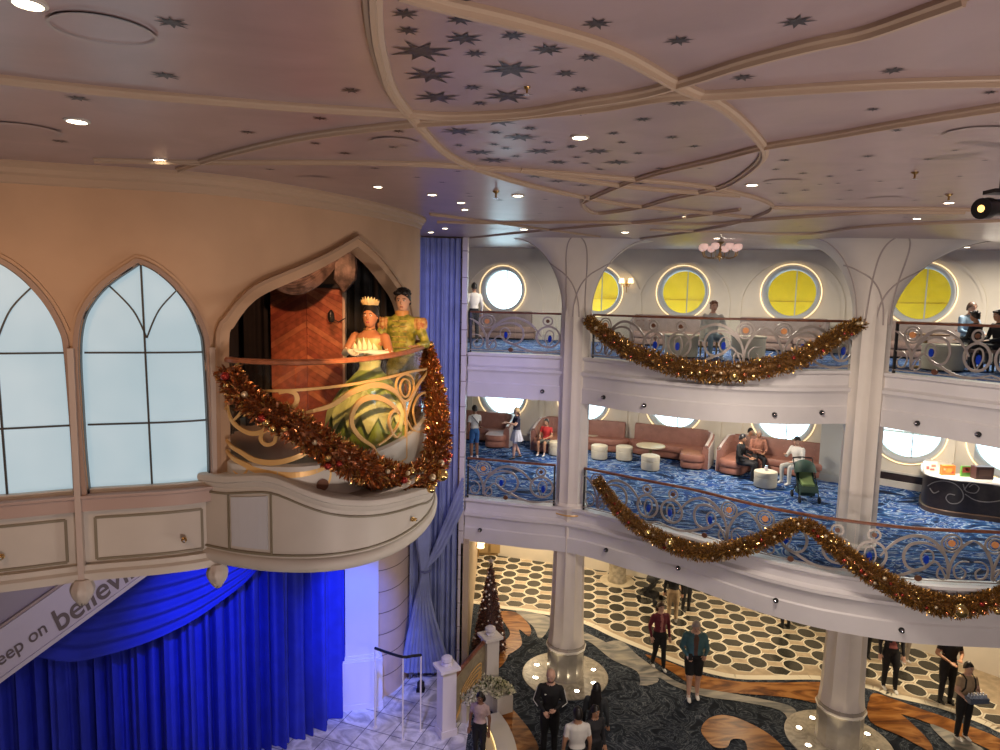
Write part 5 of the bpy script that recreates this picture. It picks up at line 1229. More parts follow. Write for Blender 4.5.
stroller('black baby stroller on the patterned floor beside the stone drum', atz(650,600,0)+Vector((0,0,0)), .9, (mat('stroller_black', (.012,.012,.015), .6), mat('stroller_dark', (.03,.03,.035), .7)), .95)
# ================================================================ people
from mathutils.kdtree import KDTree
def cloth(name, c, var=.25): return mat('cloth_'+name, c, .8, var=var, scale=9)
SK = {'fair': mat('skin_fair', (.60,.36,.26), .5), 'tan': mat('skin_tan', (.42,.22,.13), .5), 'brown': mat('skin_brown', (.22,.10,.055), .5), 'warm': mat('skin_warm', (.40,.17,.08), .5)}
HR = {'black': mat('hair_black', (.010,.008,.008), .45), 'brown': mat('hair_brown', (.06,.03,.018), .5), 'auburn': mat('hair_auburn', (.22,.09,.04), .5), 'grey': mat('hair_grey', (.35,.30,.27), .6), 'blonde': mat('hair_blonde', (.42,.30,.17), .5)}
eyeW = mat('eye_white', (.7,.68,.65), .3); eyeD = mat('eye_dark', (.02,.012,.01), .3); lipm = mat('lips', (.36,.08,.07), .4); lipn = mat('lips_natural', (.36,.15,.12), .5)
BASE = dict(pel=(0,0,.53), wai=(0,.0,.62), che=(0,0,.73), shz=(0,0,.815), nek=(0,.003,.855), hed=(0,.012,.925),
 shL=(-.100,0,.788), elL=(-.135,-.01,.63), wrL=(-.14,.03,.48), shR=(.100,0,.788), elR=(.135,-.01,.63), wrR=(.14,.03,.48),
 hiL=(-.05,0,.51), knL=(-.055,.01,.28), anL=(-.058,-.01,.045), hiR=(.05,0,.51), knR=(.055,.01,.28), anR=(.058,-.01,.045))
SIT = dict(pel=(0,0,.29), wai=(0,-.01,.38), che=(0,.0,.49), shz=(0,0,.575), nek=(0,.01,.615), hed=(0,.03,.685), shL=(-.105,0,.56), elL=(-.14,.03,.40), wrL=(-.07,.17,.37), shR=(.105,0,.56), elR=(.14,.03,.40), wrR=(.07,.17,.37),
 hiL=(-.055,.01,.28), knL=(-.075,.245,.285), anL=(-.07,.24,.045), hiR=(.055,.01,.28), knR=(.075,.245,.285), anR=(.07,.24,.045))
def person(label, loc, h, rz, top, bottom, shoe, skin, hair, style='short', sleeve='long', leg='long', pose=None, sit=False, vox=.022, group=None, w=1.0, yaw=0, nod=0, openc=None, inner=None, female=False, puff=0, collar=None, lips=None, skirt=None, gloves=None, hide_legs=False, detail=1, hh=1.0):
    if loc[2] < 1: h *= 1.06; w *= 1.13
    J = dict(SIT if sit else BASE)
    if pose: J.update(pose)
    J = {k: Vector(v) for k, v in J.items()}
    skm = SK[skin]; mats = [skm, top, bottom, shoe, inner or top, gloves or skm]; SKN, TOP_, BOT, SHO, INN, GLV = range(6)
    src = MB(); zone = []
    def tube(a, b, r0, r1, z0, cut=None, z1=None, n=12, steps=6, bul=0):
        d = b-a; q = d.to_track_quat('Z', 'Y'); R_ = []; zs = []
        for i in range(steps+1):
            t = i/steps; r = r0+(r1-r0)*t+bul*math.sin(PI*t); c = a+d*t
            R_.append([c+q @ Vector((r*math.cos(2*PI*k/n), r*math.sin(2*PI*k/n), 0)) for k in range(n)]); zs += [(z0 if cut is None or t <= cut else z1)]*n
        src.rings(R_, 0); zone.extend(zs)
        for p, r, zz in ((a, r0*.98, z0), (b, r1*.98, z0 if cut is None else z1)):
            m = MB(); m.ball(p, r, 0, 10); src.add(m.v, m.f); zone.extend([zz]*len(m.v))
    def loft(rings, n=16):
        R_ = []; zs = []
        for c, rx, ry, zf in rings:
            for k in range(n):
                a = 2*PI*k/n; x, y = rx*w*math.copysign(abs(math.cos(a))**.85, math.cos(a)), ry*w*math.copysign(abs(math.sin(a))**.9, math.sin(a)); R_.append(c+Vector((x, y, 0))); zs.append(zf(x, y) if callable(zf) else zf)
        R2 = [R_[i*n:(i+1)*n] for i in range(len(rings))]; src.rings(R2, 0); zone.extend(zs)
    front = (lambda x, y: INN if (openc and y > .02 and abs(x) < openc) else TOP_)
    P_, W_, C_, S_, N_ = J['pel'], J['wai'], J['che'], J['shz'], J['nek']
    wa = .062 if female else .070; ch_ = .080 if female else .088; hp = .084 if female else .080
    loft([(P_-Vector((0,0,.045)), .06, .05, BOT), (P_, hp, .062, BOT), (P_.lerp(W_,.45), hp*.98, .06, BOT), (P_.lerp(W_,.55), hp, .064, front), (W_, wa, .053, front), (W_.lerp(C_,.6), ch_*.97, .060, front), (C_+Vector((0,.004 if not female else .012,.01)), ch_, .064, front), (C_.lerp(S_,.6), ch_+.006, .058, front), (S_-Vector((0,0,.004)), .088, .046, front), (S_+Vector((0,0,.012)), .055, .038, front), (S_+Vector((0,0,.03)), .032, .032, SKN)])
    if sleeve == 'bare':
        for i in range(len(zone)-16*3, len(zone)): zone[i] = SKN
    tube(S_+Vector((0,0,.01)), J['hed']+Vector((0,-.006,-.02)), .030*w, .030*w, SKN, steps=3)
    cutU = {'long': None, 'short': .6, 'none': -1, 'bare': -1}[sleeve]
    for s in 'LR':
        sh, el, wr = J['sh'+s], J['el'+s], J['wr'+s]; k = 1.12 if sleeve == 'long' else 1
        tube(sh, el, .031*w*k+puff*.3, .025*k, SKN if sleeve in ('none','bare') else TOP_, cutU if sleeve == 'short' else None, SKN, bul=puff)
        fz = TOP_ if sleeve == 'long' else (GLV if gloves else SKN)
        tube(el, wr, .024*k, .016*k, fz)
        hi, kn, an = J['hi'+s], J['kn'+s], J['an'+s]
        if not hide_legs:
            lz = BOT if leg == 'long' else BOT
            tube(hi, kn, .050*w, .034*w, BOT, None if leg != 'short' else .85, SKN, bul=.004)
            tube(kn, an, .034, .020 if leg != 'long' else .027, BOT if leg == 'long' else (BOT if leg == 'sock' else SKN), bul=.004)
            toe = (an-Vector((0,0,0)))+Vector((0,.075,0)); fd = Vector((0,1,0))
            src.rings([[Vector((an.x+rx_*math.cos(2*PI*k/10), an.y+yy, max(.0, an.z-.045)+.0+zz+zh*math.sin(2*PI*k/10))) for k in range(10)] for yy, rx_, zz, zh in ((-.032,.018,.024,.022),(0,.024,.024,.023),(.05,.026,.018,.017),(.085,.022,.014,.012),(.10,.012,.012,.008))], 0); zone.extend([SHO]*50)
            tube(an+Vector((0,-.004,.0)), an+Vector((0,.0,-.02)), .023, .023, SHO, steps=1)
    Mx = Matrix.Translation(loc) @ Matrix.Rotation(rz, 4, 'Z') @ Matrix.Scale(h, 4)
    me = bpy.data.meshes.new('tmp'); me.from_pydata([Mx @ Vector(v) for v in src.v], [], src.f)
    o = bpy.data.objects.new('tmp', me); C.objects.link(o)
    bm0 = bmesh.new(); bm0.from_mesh(me); bmesh.ops.recalc_face_normals(bm0, faces=bm0.faces[:]); bm0.to_mesh(me); bm0.free()
    rm = o.modifiers.new('r', 'REMESH'); rm.mode = 'VOXEL'; rm.voxel_size = vox; s_ = o.modifiers.new('s', 'SMOOTH'); s_.iterations = 4; s_.factor = .5
    dg = bpy.context.evaluated_depsgraph_get(); rme = bpy.data.meshes.new_from_object(o.evaluated_get(dg)); bpy.data.objects.remove(o)
    kd = KDTree(len(src.v))
    for i, v in enumerate(src.v): kd.insert(Mx @ Vector(v), i)
    kd.balance()
    out = MB(); out.v = [tuple(v.co) for v in rme.vertices]
    for p in rme.polygons: out.f.append(tuple(p.vertices)); out.m.append(zone[kd.find(p.center)[1]])
    # head: skull, jaw, nose, ears, eyes, brows, mouth
    Hc = J['hed']; Mh = Mx @ Matrix.Translation(Hc) @ Matrix.Rotation(yaw, 4, 'Z') @ Matrix.Rotation(nod, 4, 'X') @ Matrix.Scale(1.0*hh, 4)
    prof = [(-.068,.006,.006,.012),(-.062,.020,.018,.014),(-.050,.030,.032,.010),(-.032,.038,.042,.004),(-.010,.043,.049,.0),(.012,.0455,.053,-.002),(.034,.044,.052,-.004),(.052,.036,.043,-.006),(.064,.022,.027,-.007),(.069,.006,.008,-.007)]
    R_ = [[Mh @ Vector((rx*math.cos(2*PI*k/18), oy+ry*math.sin(2*PI*k/18), z)) for k in range(18)] for z, rx, ry, oy in prof]
    out.rings(R_, SKN)
    nz_ = [(0,.048,.012),(-.006,.050,-.010),(-.0095,.050,-.020),(0,.0465,-.024),(.0095,.050,-.020),(.006,.050,-.010),(0,.0645,-.0165)]
    out.add([Mh @ Vector(p) for p in nz_], [(0,1,6),(1,2,6),(2,3,6),(3,4,6),(4,5,6),(5,0,6)], SKN)
    for s in (-1, 1):
        m = MB(); m.ball((s*.0445,-.004,-.004), .011, 0, 8, sz=1.25, sx=.45, sy=.8, M=None); out.add([Mh @ Vector(v) for v in m.v], m.f, SKN)
        m = MB(); m.ball((s*.0175,.0455,.003), .0085, 0, 8, sz=.55, sy=.6); out.add([Mh @ Vector(v) for v in m.v], m.f, 6)
        m = MB(); m.ball((s*.0175,.0495,.003), .0042, 0, 8, sz=1, sy=.6); out.add([Mh @ Vector(v) for v in m.v], m.f, 7)
        m = MB(); m.box((s*.0175,.0495,.0145), (.019,.006,.0035), 0); out.add([Mh @ Vector(v) for v in m.v], m.f, 8)
    m = MB(); m.ball((0,.0475,-.037), .0125, 0, 10, sz=.42, sy=.5); out.add([Mh @ Vector(v) for v in m.v], m.f, 9)
    # hands: palm, four fingers and a side thumb
    for s in 'LR':
        wr, el = J['wr'+s], J['el'+s]; d = (wr-el).normalized(); hd = J.get('hd'+s); d = (hd-wr).normalized() if hd is not None else d
        side = Vector((1,0,0))*(1 if s == 'L' else -1); side = (side-d*side.dot(d)); side = side.normalized() if side.length > .1 else Vector((0,0,1)); nrm = d.cross(side); nrm = nrm if nrm.y < 0 or abs(nrm.y) < .2 else -nrm
        m = MB(); m.rings([[wr+d*t+side*(a*wd)+nrm*(b*.008) for a, b in ((-1,-.6),(-.7,-1),(.7,-1),(1,-.6),(1,.6),(.7,1),(-.7,1),(-1,.6))] for t, wd in ((-.004,.013),(.012,.020),(.035,.023),(.05,.021))], 0)
        for k in range(4):
            b = wr+d*.048+side*(-.0165+.011*k)*-1; ln = (.030,.040,.043,.037)[k]; cu = nrm*(-.012)
            m.tube([b, b+d*ln*.5+cu*.25, b+d*ln*.85+cu*.9], [.0058,.0052,.0042], 6)
        b = wr+d*.014+side*.018; m.tube([b, b+side*.014+d*.014, b+side*.017+d*.032], [.0068,.006,.0048], 6)
        out.add([Mx @ Vector(v) for v in m.v], m.f, GLV if gloves else SKN)
    t = thing('person', label, 'person', Vector(loc), group)
    o = out.build('body', mats+[eyeW, eyeD, HR[hair] if hair else skm, lips or lipn], t, angle=75)
    # hair
    if style != 'bald' and hair:
        m = MB(); n = 20
        def cap(zlow_f, zlow_b, k=1.10, top=.078):
            R2 = []
            for i in range(9):
                f_ = i/8; ring = []
                for j in range(n):
                    a = 2*PI*j/n; fr_ = .5+.5*math.sin(a); zl = zlow_b+(zlow_f-zlow_b)*fr_**1.4; z = zl+(top-zl)*math.sin(f_*PI/2)
                    lk = 1+(.06*math.sin(a*7+f_*5) if style == 'thick' else 0)
                    zz = max(-.9, min(.999, (z+.004)/.082)); rr = math.sqrt(1-zz*zz) if z > -.004 else 1.0
                    ring.append(Vector((.0475*k*lk*max(rr,.04)*math.cos(a), -.005+.056*k*lk*max(rr,.04)*math.sin(a), z+.006*(lk-1)*10*.3)))
                R2.append(ring)
            m.rings(R2, 0)
        def locks(nl, r0, seed):
            rl = random.Random(seed)
            for q in range(nl):
                a = rl.uniform(0, 2*PI); e = rl.uniform(.0, 1.35); zz = .012+.058*math.sin(e); rr = math.cos(e)
                if math.sin(a) > .3 and zz < .045: zz = .045+.008*rl.random()
                m.ball((.046*rr*math.cos(a), -.006+.055*rr*math.sin(a), zz), r0*rl.uniform(.8, 1.2), 0, 8, sz=.8)
        if style == 'short': cap(.036, -.035)
        elif style == 'thick': cap(.040, -.040, 1.08, .080); locks(46, .0165, 3)
        elif style == 'cap': cap(.032, .0, 1.16, .085); m.rings([[Vector((x, .045+y, .034+z)) for x, z in ((-.04,0),(.04,0),(.035,.008),(-.035,.008))] for y in (0,.045)], 0)
        elif style == 'bun': cap(.036, -.04, 1.1); m.ball((0,-.06,.05), .034, 0, 12)
        elif style in ('long', 'bob'):
            cap(.036, -.045, 1.12); ln = -.30 if style == 'long' else -.085
            R2 = []
            for i in range(8):
                f_ = i/7; z = .01+(ln-.01)*f_; wd_ = .055+.022*math.sin(PI*f_*.8)-.015*f_; dy = -.04-.018*f_
                R2.append([Vector((wd_*math.cos(2*PI*j/12), dy+(.034-.008*f_)*math.sin(2*PI*j/12), z)) for j in range(12)])
            m.rings(R2, 0)
        m.v = [tuple(Mh @ Vector(v)) for v in m.v]; m.build('hair', HR[hair], t, angle=70)
    t['_'] = 0; del t['_']
    return t, Mx, Mh, J
PV = lambda **k: k
def skirt_mesh(t, Mx, name, m, rings, n=48, flut=.06, k=9, z_off=0):
    mb = MB(); R_ = []
    for i, (z, rx, ry, cx_, cy_) in enumerate(rings):
        f_ = i/(len(rings)-1); R_.append([Mx @ Vector((cx_+rx*(1+flut*f_*math.cos(k*a))*math.cos(a), cy_+ry*(1+flut*f_*math.cos(k*a))*math.sin(a), z)) for a in [2*PI*j/n for j in range(n)]])
    mb.rings(R_, 0); return mb.build(name, m, t, angle=70)
# ---- the couple on the balcony
FZ = 7.66
grn = mat('gown_green', (.33,.42,.07), .45, var=.35, scale=5); grl = mat('gown_pale', (.62,.62,.24), .4, var=.3, scale=6); ivory = mat('ivory_satin', (.85,.78,.55), .35); glv = mat('glove_cream', (.78,.74,.62), .5)
pp = aty(370,350,6.5); loc = Vector((pp.x, pp.y, FZ)); rz_ = PI-.25
t, Mx, Mh, J = person('woman in a green ball gown with cream gloves and a tiara on the balcony', loc, 1.62, rz_, grl, grn, grn, 'warm', 'black', 'bun', sleeve='bare', vox=.012, female=True, gloves=glv, lips=lipm, hide_legs=True, yaw=.1, nod=.05,
    pose=PV(elL=(-.15,.04,.70), wrL=(-.06,.15,.722), elR=(.145,.04,.70), wrR=(.06,.15,.722), hdL=(.03,.17,.72), hdR=(-.02,.18,.70), hed=(-.012,.02,.925), shL=(-.098,0,.800), shR=(.098,0,.800)))
skirt_mesh(t, Mx, 'gown_skirt', grn, [(.60,.07,.06,0,0),(.55,.12,.10,0,0),(.47,.19,.15,.01,-.02),(.36,.235,.18,.03,-.04),(.2,.25,.185,.05,-.05),(.03,.25,.19,.055,-.05)])
mb = MB(); 
for k in range(7):
    a0 = PI*.1+PI*.8*k/6; P = [(.075,.575),(.14,.53),(.20,.45),(.255,.34),(.275,.24)]; wv = [.02,.04,.06,.055,.005]; L_ = []; R2 = []
    for (r, z), w2 in zip(P, wv):
        for sgn, arr in ((-1, L_), (1, R2)): a = a0+sgn*w2/r; arr.append(Vector((r*1.0*math.cos(a)+.03*(.6-z)*3, r*.80*math.sin(a)-.012, z)))
    vs = [Mx @ v for v in L_+R2]; mb.add(vs, [(i, i+1, 6+i, 5+i) for i in range(4)]); 
mb.build('gown_petals', grl, t, angle=80, fix=False)
mb = MB()
for k, (x, zt_) in enumerate([(-.062,.80),(-.032,.825),(0,.835),(.032,.825),(.062,.80)]):
    y = .064-.15*x*x*8
    mb.add([Mx @ Vector(p) for p in [(x*.55,.058,.645),(x-.024,y+.012,.735),(x,y+.026,zt_-.03),(x+.024,y+.012,.735),(x,y+.030,.72)]], [(0,1,4),(1,2,4),(2,3,4),(3,0,4)])
mb.build('bodice_petals', ivory, t, smooth=False, fix=False)
mb = MB(); mb.tube([Mx @ Vector((.034*math.cos(a), .003+.034*math.sin(a)+.004, .852-.01*math.sin(a))) for a in [2*PI*k/20 for k in range(20)]], .004, 6, 0, True); mb.build('necklace', mat('necklace_gold', (.8,.6,.25), .2, metal=.8), t)
mb = MB()
for k in range(9):
    a = PI*(.12+.76*k/8); hgt = .030+.024*math.sin(PI*k/8); c0 = Vector((.048*math.cos(a), .028*math.sin(a)-.0, .066)); e = c0+Vector((.018*math.cos(a), .012, hgt))
    s_ = Vector((-math.sin(a), math.cos(a), 0))*.010; mb.add([Mh @ v for v in (c0-s_, c0+s_, e, (c0+e)/2+s_*1.3+Vector((0,.006,0)), (c0+e)/2-s_*1.3+Vector((0,.006,0)))], [(0,1,3,2,4)])
mb.ball(Mh @ Vector((0,.012,.068)), .03, 0, 12, sz=.35); mb.build('tiara', mat('tiara_gold', (.95,.75,.4), .25, metal=.5), t, smooth=False, fix=False)
broc = mat('brocade_gold_green', (.42,.40,.07), .4, col2=(.13,.15,.03), scale=16); brd = mat('brocade_dark', (.10,.11,.03), .5, col2=(.25,.22,.06), scale=14); bts = mat('boot_brown', (.10,.05,.02), .5)
pp = aty(402,350,7.6); loc = Vector((pp.x, pp.y, FZ)); rz2 = PI-.12
t, Mx, Mh, J = person('young man in a gold brocade jacket with puffed sleeves at the balcony rail', loc, 1.80, rz2, broc, brd, bts, 'fair', 'black', 'thick', vox=.012, yaw=.05, nod=-.12, w=1.08,
    pose=PV(elR=(.165,.03,.64), wrR=(.12,.14,.615), hdR=(.10,.18,.60), elL=(-.165,.03,.65), wrL=(-.13,.12,.645), hdL=(-.12,.16,.64), hed=(-.01,.02,.925)))
rust = mat('sleeve_rust', (.40,.13,.05), .45, col2=(.62,.42,.16), scale=22)
for s in (-1, 1):
    mb = MB(); 
    for k in range(8):
        a = 2*PI*k/8; c0 = Vector((s*.118, 0, .775)); mb.ball(c0+Vector((.026*math.cos(a), .03*math.sin(a), 0)), .023, 0, 10, sz=1.9)
    mb.v = [tuple(Mx @ Vector(v)) for v in mb.v]; mb.build('puffed_sleeve', rust, t)
mb = MB(); mb.lathe([(.044,.825),(.047,.858),(.041,.858),(.038,.83)], (0,.003,0), 18, sy=.95); mb.v = [tuple(Mx @ Vector(v)) for v in mb.v]; mb.build('collar', mat('collar_rust', (.5,.25,.08), .4), t)
mb = MB()
for k in range(6):
    z = .63+.033*k; mb.ball((0,.068,z), .006, 0, 8); 
    for s in (-1, 1): mb.box((s*.028,.066,z), (.04,.006,.006), 0)
mb.v = [tuple(Mx @ Vector(v)) for v in mb.v]; mb.build('gold_clasps', mat('clasp_gold', (.9,.65,.2), .25, metal=.7), t)
# ---- people on the ground floor
blk_ = cloth('black', (.010,.010,.012), .3); dkj = cloth('charcoal', (.02,.02,.025)); wht = cloth('white', (.70,.68,.64), .08); tanp = cloth('tan', (.45,.33,.20)); shw = mat('shoe_white', (.75,.74,.72), .5); shb = mat('shoe_black', (.015,.015,.015), .5)
def ground(x, y, Y=None): return atz(x, y, 0)
bent = PV(elL=(-.15,-.005,.64), wrL=(-.06,.13,.63), elR=(.15,-.0,.64), wrR=(.05,.125,.59))
p = aty(551,676,12.75); hgt = 1.83
t, Mx, Mh, J = person('bald man in a black track jacket with white sleeve stripes standing before the left column', (p.x, 12.75, 0), hgt, PI-.15, blk_, blk_, shb, 'fair', None, 'bald', pose=bent, vox=.014, nod=-.05)
mb = MB()
for s, sd in (('L',-1), ('R',1)):
    a, b = J['sh'+s], J['el'+s]; c_ = J['wr'+s]
    for o_ in (-.010, 0, .010):
        P = [a.lerp(b, .1)+Vector((sd*.038,o_,.006)), a.lerp(b, .55)+Vector((sd*.034,o_,0)), b+Vector((sd*.030,o_,0)), b.lerp(c_, .5)+Vector((sd*.026,o_,-.004))]; mb.tube(P, .0036, 5)
mb.v = [tuple(Mx @ Vector(v)) for v in mb.v]; mb.build('sleeve_stripes', shw, t)
mb = MB(); mb.box((.045,.068,.745), (.022,.004,.014), 0); mb.v = [tuple(Mx @ Vector(v)) for v in mb.v]; mb.build('chest_logo', shw, t)
mb = MB(); mb.rings([[Mh @ Vector((.040*k*math.cos(PI*j/12), .004+.046*k*math.sin(PI*j/12), z)) for j in range(13)] for z, k in ((-.036,1.03),(-.058,.80),(-.070,.4))], 0, False); mb.build('beard', mat('stubble', (.10,.06,.05), .7), t, fix=False)
p = aty(596,706,12.6); person('woman with long black hair and grey black top walking away beside the bald man', (p.x, 12.6, 0), 1.64, -.3, cloth('slate', (.03,.035,.04)), blk_, shb, 'tan', 'black', 'long', female=True, vox=.018)
p = aty(597,720,11.6); person('woman with long black hair facing the camera beside the man in the white T-shirt', (p.x+.02, 12.0, 0), 1.56, PI+.5, dkj, blk_, shb, 'tan', 'black', 'long', female=True, vox=.018)
p = aty(583,738,10.9); person('dark haired man in a white T-shirt seen from behind at the bottom edge', (p.x, 11.65, 0), 1.72, .1, wht, blk_, shb, 'tan', 'black', 'short', sleeve='short', vox=.018)
p = aty(480,712,12.6); person('small dark haired person in a pale pink top standing before the flower planter', (p.x, 12.6, 0), 1.42, PI-.3, cloth('palepink', (.55,.40,.38)), blk_, shb, 'brown', 'black', 'bob', sleeve='short', female=True, vox=.018)
mar = cloth('maroon', (.16,.018,.035)); pink_ = cloth('salmon', (.50,.20,.17))
p = atz(658,668,0); t, Mx, Mh, J = person('woman in a maroon open jacket and black leggings walking on the patterned floor', p, 1.70, PI+.15, mar, blk_, shw, 'fair', 'brown', 'bob', female=True, inner=pink_, openc=.022, vox=.018, pose=PV(knL=(-.05,.05,.29), anL=(-.055,.06,.05), anR=(.06,-.08,.05), elR=(.16,.01,.65), wrR=(.15,.07,.52)))
den = cloth('teal_denim', (.06,.15,.17)); shirtb = cloth('brown_shirt', (.12,.06,.04))
p = atz(692,697,0); t, Mx, Mh, J = person('grey haired bearded man in a teal denim jacket and white socks looking at his phone', p, 1.86, PI-.1, den, blk_, shw, 'fair', 'grey', 'short', inner=shirtb, openc=.03, w=1.22, leg='short', nod=-.35, vox=.018, pose=PV(elL=(-.15,.02,.64), wrL=(-.10,.12,.60), elR=(.16,0,.64), wrR=(.10,.11,.58), hed=(0,.03,.92), knR=(.055,.05,.29), anR=(.055,.06,.05)))
tt = thing('smartphone', 'bright screened phone in the hand of the man in the teal denim jacket', 'phone', Mx @ Vector((.05,.19,.60)))
mb = MB(); mb.box((.10-.02,.165,.60), (.045,.006,.085), 0); mb.v = [tuple(Mx @ Vector(v)) for v in mb.v]; mb.build('case', shb, tt, smooth=False)
mb = MB(); mb.box((.08,.161,.60), (.040,.003,.078), 0); mb.v = [tuple(Mx @ Vector(v)) for v in mb.v]; mb.build('screen', mat('phone_screen', (.5,.6,.8), .2, emit=(.5,.65,1), es=1.5), tt, smooth=False)
p = atz(672,622,0); person('person in a black top and tan trousers walking behind the woman in maroon', p, 1.72, -.2, blk_, tanp, shw, 'fair', 'brown', 'short', vox=.02)
p = atz(685,612,0); person('woman in black and a cream wrap with red walking behind the man in teal', p+Vector((.05,.1,0)), 1.66, PI+.3, cloth('cream_wrap', (.55,.48,.38)), blk_, shb, 'fair', 'brown', 'bob', female=True, inner=cloth('red', (.5,.02,.06)), openc=.05, vox=.02)
p = atz(785,627,0); person('person in black of whom only the legs show under the lower fascia', p, 1.7, .2, blk_, blk_, shb, 'fair', 'brown', 'short', vox=.025)
p = atz(888,688,0); person('man in a dark open jacket over a rose shirt right of the right column', p, 1.78, PI-.2, dkj, blk_, shw, 'fair', 'brown', 'short', inner=cloth('rose', (.30,.09,.08)), openc=.04, vox=.02, pose=PV(knL=(-.055,.06,.29), anL=(-.055,.07,.05)))
p = atz(876,668,0); person('person in dark clothes half hidden behind the right column', p+Vector((-.05,.5,0)), 1.7, PI, blk_, blk_, shb, 'tan', 'black', 'short', vox=.025)
p = atz(911,668,0); person('person with long brown hair in a pale top behind the man in the rose shirt', p+Vector((.0,.3,0)), 1.5, PI+.3, cloth('pale_taupe', (.42,.34,.26)), cloth('taupe2', (.30,.25,.2)), shw, 'fair', 'auburn', 'long', female=True, vox=.022)
p = atz(945,702,0); person('man in a black T-shirt and black trousers carrying a clear bottle pack behind the boy', p, 1.8, PI-.1, blk_, dkj, shb, 'tan', 'black', 'short', sleeve='short', vox=.02, pose=bent)
p = atz(961,738,0); t, Mx, Mh, J = person('boy in a tan T-shirt with black backpack straps holding a case of water bottles', p, 1.68, PI+.1, tanp, blk_, shw, 'fair', 'black', 'short', sleeve='short', vox=.016, pose=PV(elL=(-.14,.02,.64), wrL=(-.11,.13,.60), elR=(.14,.02,.64), wrR=(.11,.13,.60)))
mb = MB()
for s in (-1, 1): mb.tube([Mx @ Vector(q) for q in [(s*.055,-.05,.80),(s*.06,.0,.84),(s*.058,.058,.80),(s*.07,.066,.70),(s*.08,.03,.63)]], .018, 6)
mb.build('backpack_straps', shb, t)
tt = thing('water_bottle_case', 'shrink wrapped case of clear water bottles held by the boy in the tan T-shirt', 'bottle case', Mx @ Vector((0,.17,.58)))
btl = mat('water_bottle', (.35,.42,.55), .12); capb = mat('bottle_cap', (.75,.78,.85), .4)
for i in range(6):
    for j in range(2):
        x, y = (-.095+.038*i), (.15+.04*j); mb = MB(); mb.lathe([(.0,.585),(.018,.587),(.018,.655),(.008,.672),(.008,.68)], (x,y,0), 8); mb.v = [tuple(Mx @ Vector(v)) for v in mb.v]; ob = mb.build('bottle', btl, tt)
        mb = MB(); mb.lathe([(.009,.679),(.009,.688)], (x,y,0), 8); mb.v = [tuple(Mx @ Vector(v)) for v in mb.v]; mb.build('bottle_cap', capb, tt)
mb = MB(); mb.box((0,.17,.612), (.245,.096,.06), 0); mb.v = [tuple(Mx @ Vector(v)) for v in mb.v]; mb.build('wrapper', mat('wrap_film', (.12,.15,.22), .2), tt, smooth=False)
# ---- people on the middle deck
def deck(x, y, z): return atz(x, y, z)
grt = cloth('pale_grey', (.60,.60,.57), .1); nav = cloth('navy', (.02,.02,.05)); lilac = cloth('pale_blue_skirt', (.50,.52,.62), .1); redc = cloth('red_shirt', (.50,.03,.03))
p = deck(474,459,Z4); t, Mx, Mh, J = person('man in a pale T-shirt and blue shorts standing beside the tall blue drape', p, 1.72, .5, grt, cloth('blue_shorts', (.03,.12,.32)), shw, 'brown', 'black', 'short', sleeve='short', leg='short', vox=.02, pose=PV(elR=(.14,.05,.65), wrR=(.13,.16,.62)))
mb = MB(); mb.tube([Mx @ Vector(q) for q in [(-.08,-.05,.81),(-.02,-.07,.74),(.06,-.068,.64),(.10,-.05,.58)]], .014, 6); mb.build('bag_strap', shb, t)
p = deck(516,459,Z4); PP_ = person('woman in a navy top and pale pleated skirt raising her hand on the middle deck', p, 1.66, PI/2+.2, nav, lilac, shb, 'fair', 'blonde', 'bob', sleeve='short', leg='short', female=True, w=1.15, vox=.018, pose=PV(elL=(-.13,.06,.68), wrL=(-.10,.19,.72), elR=(.12,.06,.66), wrR=(.09,.19,.68), knL=(-.05,.05,.29), anL=(-.05,.06,.05), anR=(.05,-.09,.06)))
skirt_mesh(*PP_[:2], 'pleated_skirt', lilac, [(.60,.075,.062,0,0),(.52,.10,.085,0,0),(.43,.125,.11,0,0),(.36,.14,.125,0,0)], k=12, flut=.08)
def seated(label, x, y, Y, h, rz, **k):
    p = aty(x, y, Y); return person(label, (p.x, p.y, k.pop('z')), h, rz, sit=True, vox=.02, **k)
seated('boy in a red T-shirt sitting on the sofa left of the left column', 546, 450, 21.3, 1.55, PI-.5, z=Z4, top=redc, bottom=cloth('grey_shorts', (.14,.14,.12)), shoe=shw, skin='tan', hair='black', style='short', sleeve='short', leg='short')
seated('dark haired person in black leaning forward on the left of the seated group', 739, 475, 18.7, 1.72, PI+.9, z=Z4, top=blk_, bottom=dkj, shoe=shb, skin='tan', hair='black', style='short')
seated('person in a coral patterned top sitting in the middle of the seated group', 757, 465, 19.5, 1.7, PI-.2, z=Z4, top=cloth('coral', (.50,.22,.15), .5), bottom=dkj, shoe=shw, skin='tan', hair='grey', style='short', pose=PV(wrR=(.02,.16,.42)))
seated('dark haired person half hidden behind the person in coral', 748, 458, 20.2, 1.6, PI+.4, z=Z4, top=cloth('dusty', (.30,.17,.13)), bottom=dkj, shoe=shb, skin='tan', hair='black', style='short')
seated('man in a white shirt and pale trousers gesturing at the right of the seated group', 795, 485, 18.35, 1.75, PI-1.1, z=Z4, top=wht, bottom=grt, shoe=shw, skin='fair', hair='black', style='cap', pose=PV(elR=(.13,.08,.42), wrR=(.06,.2,.47)))
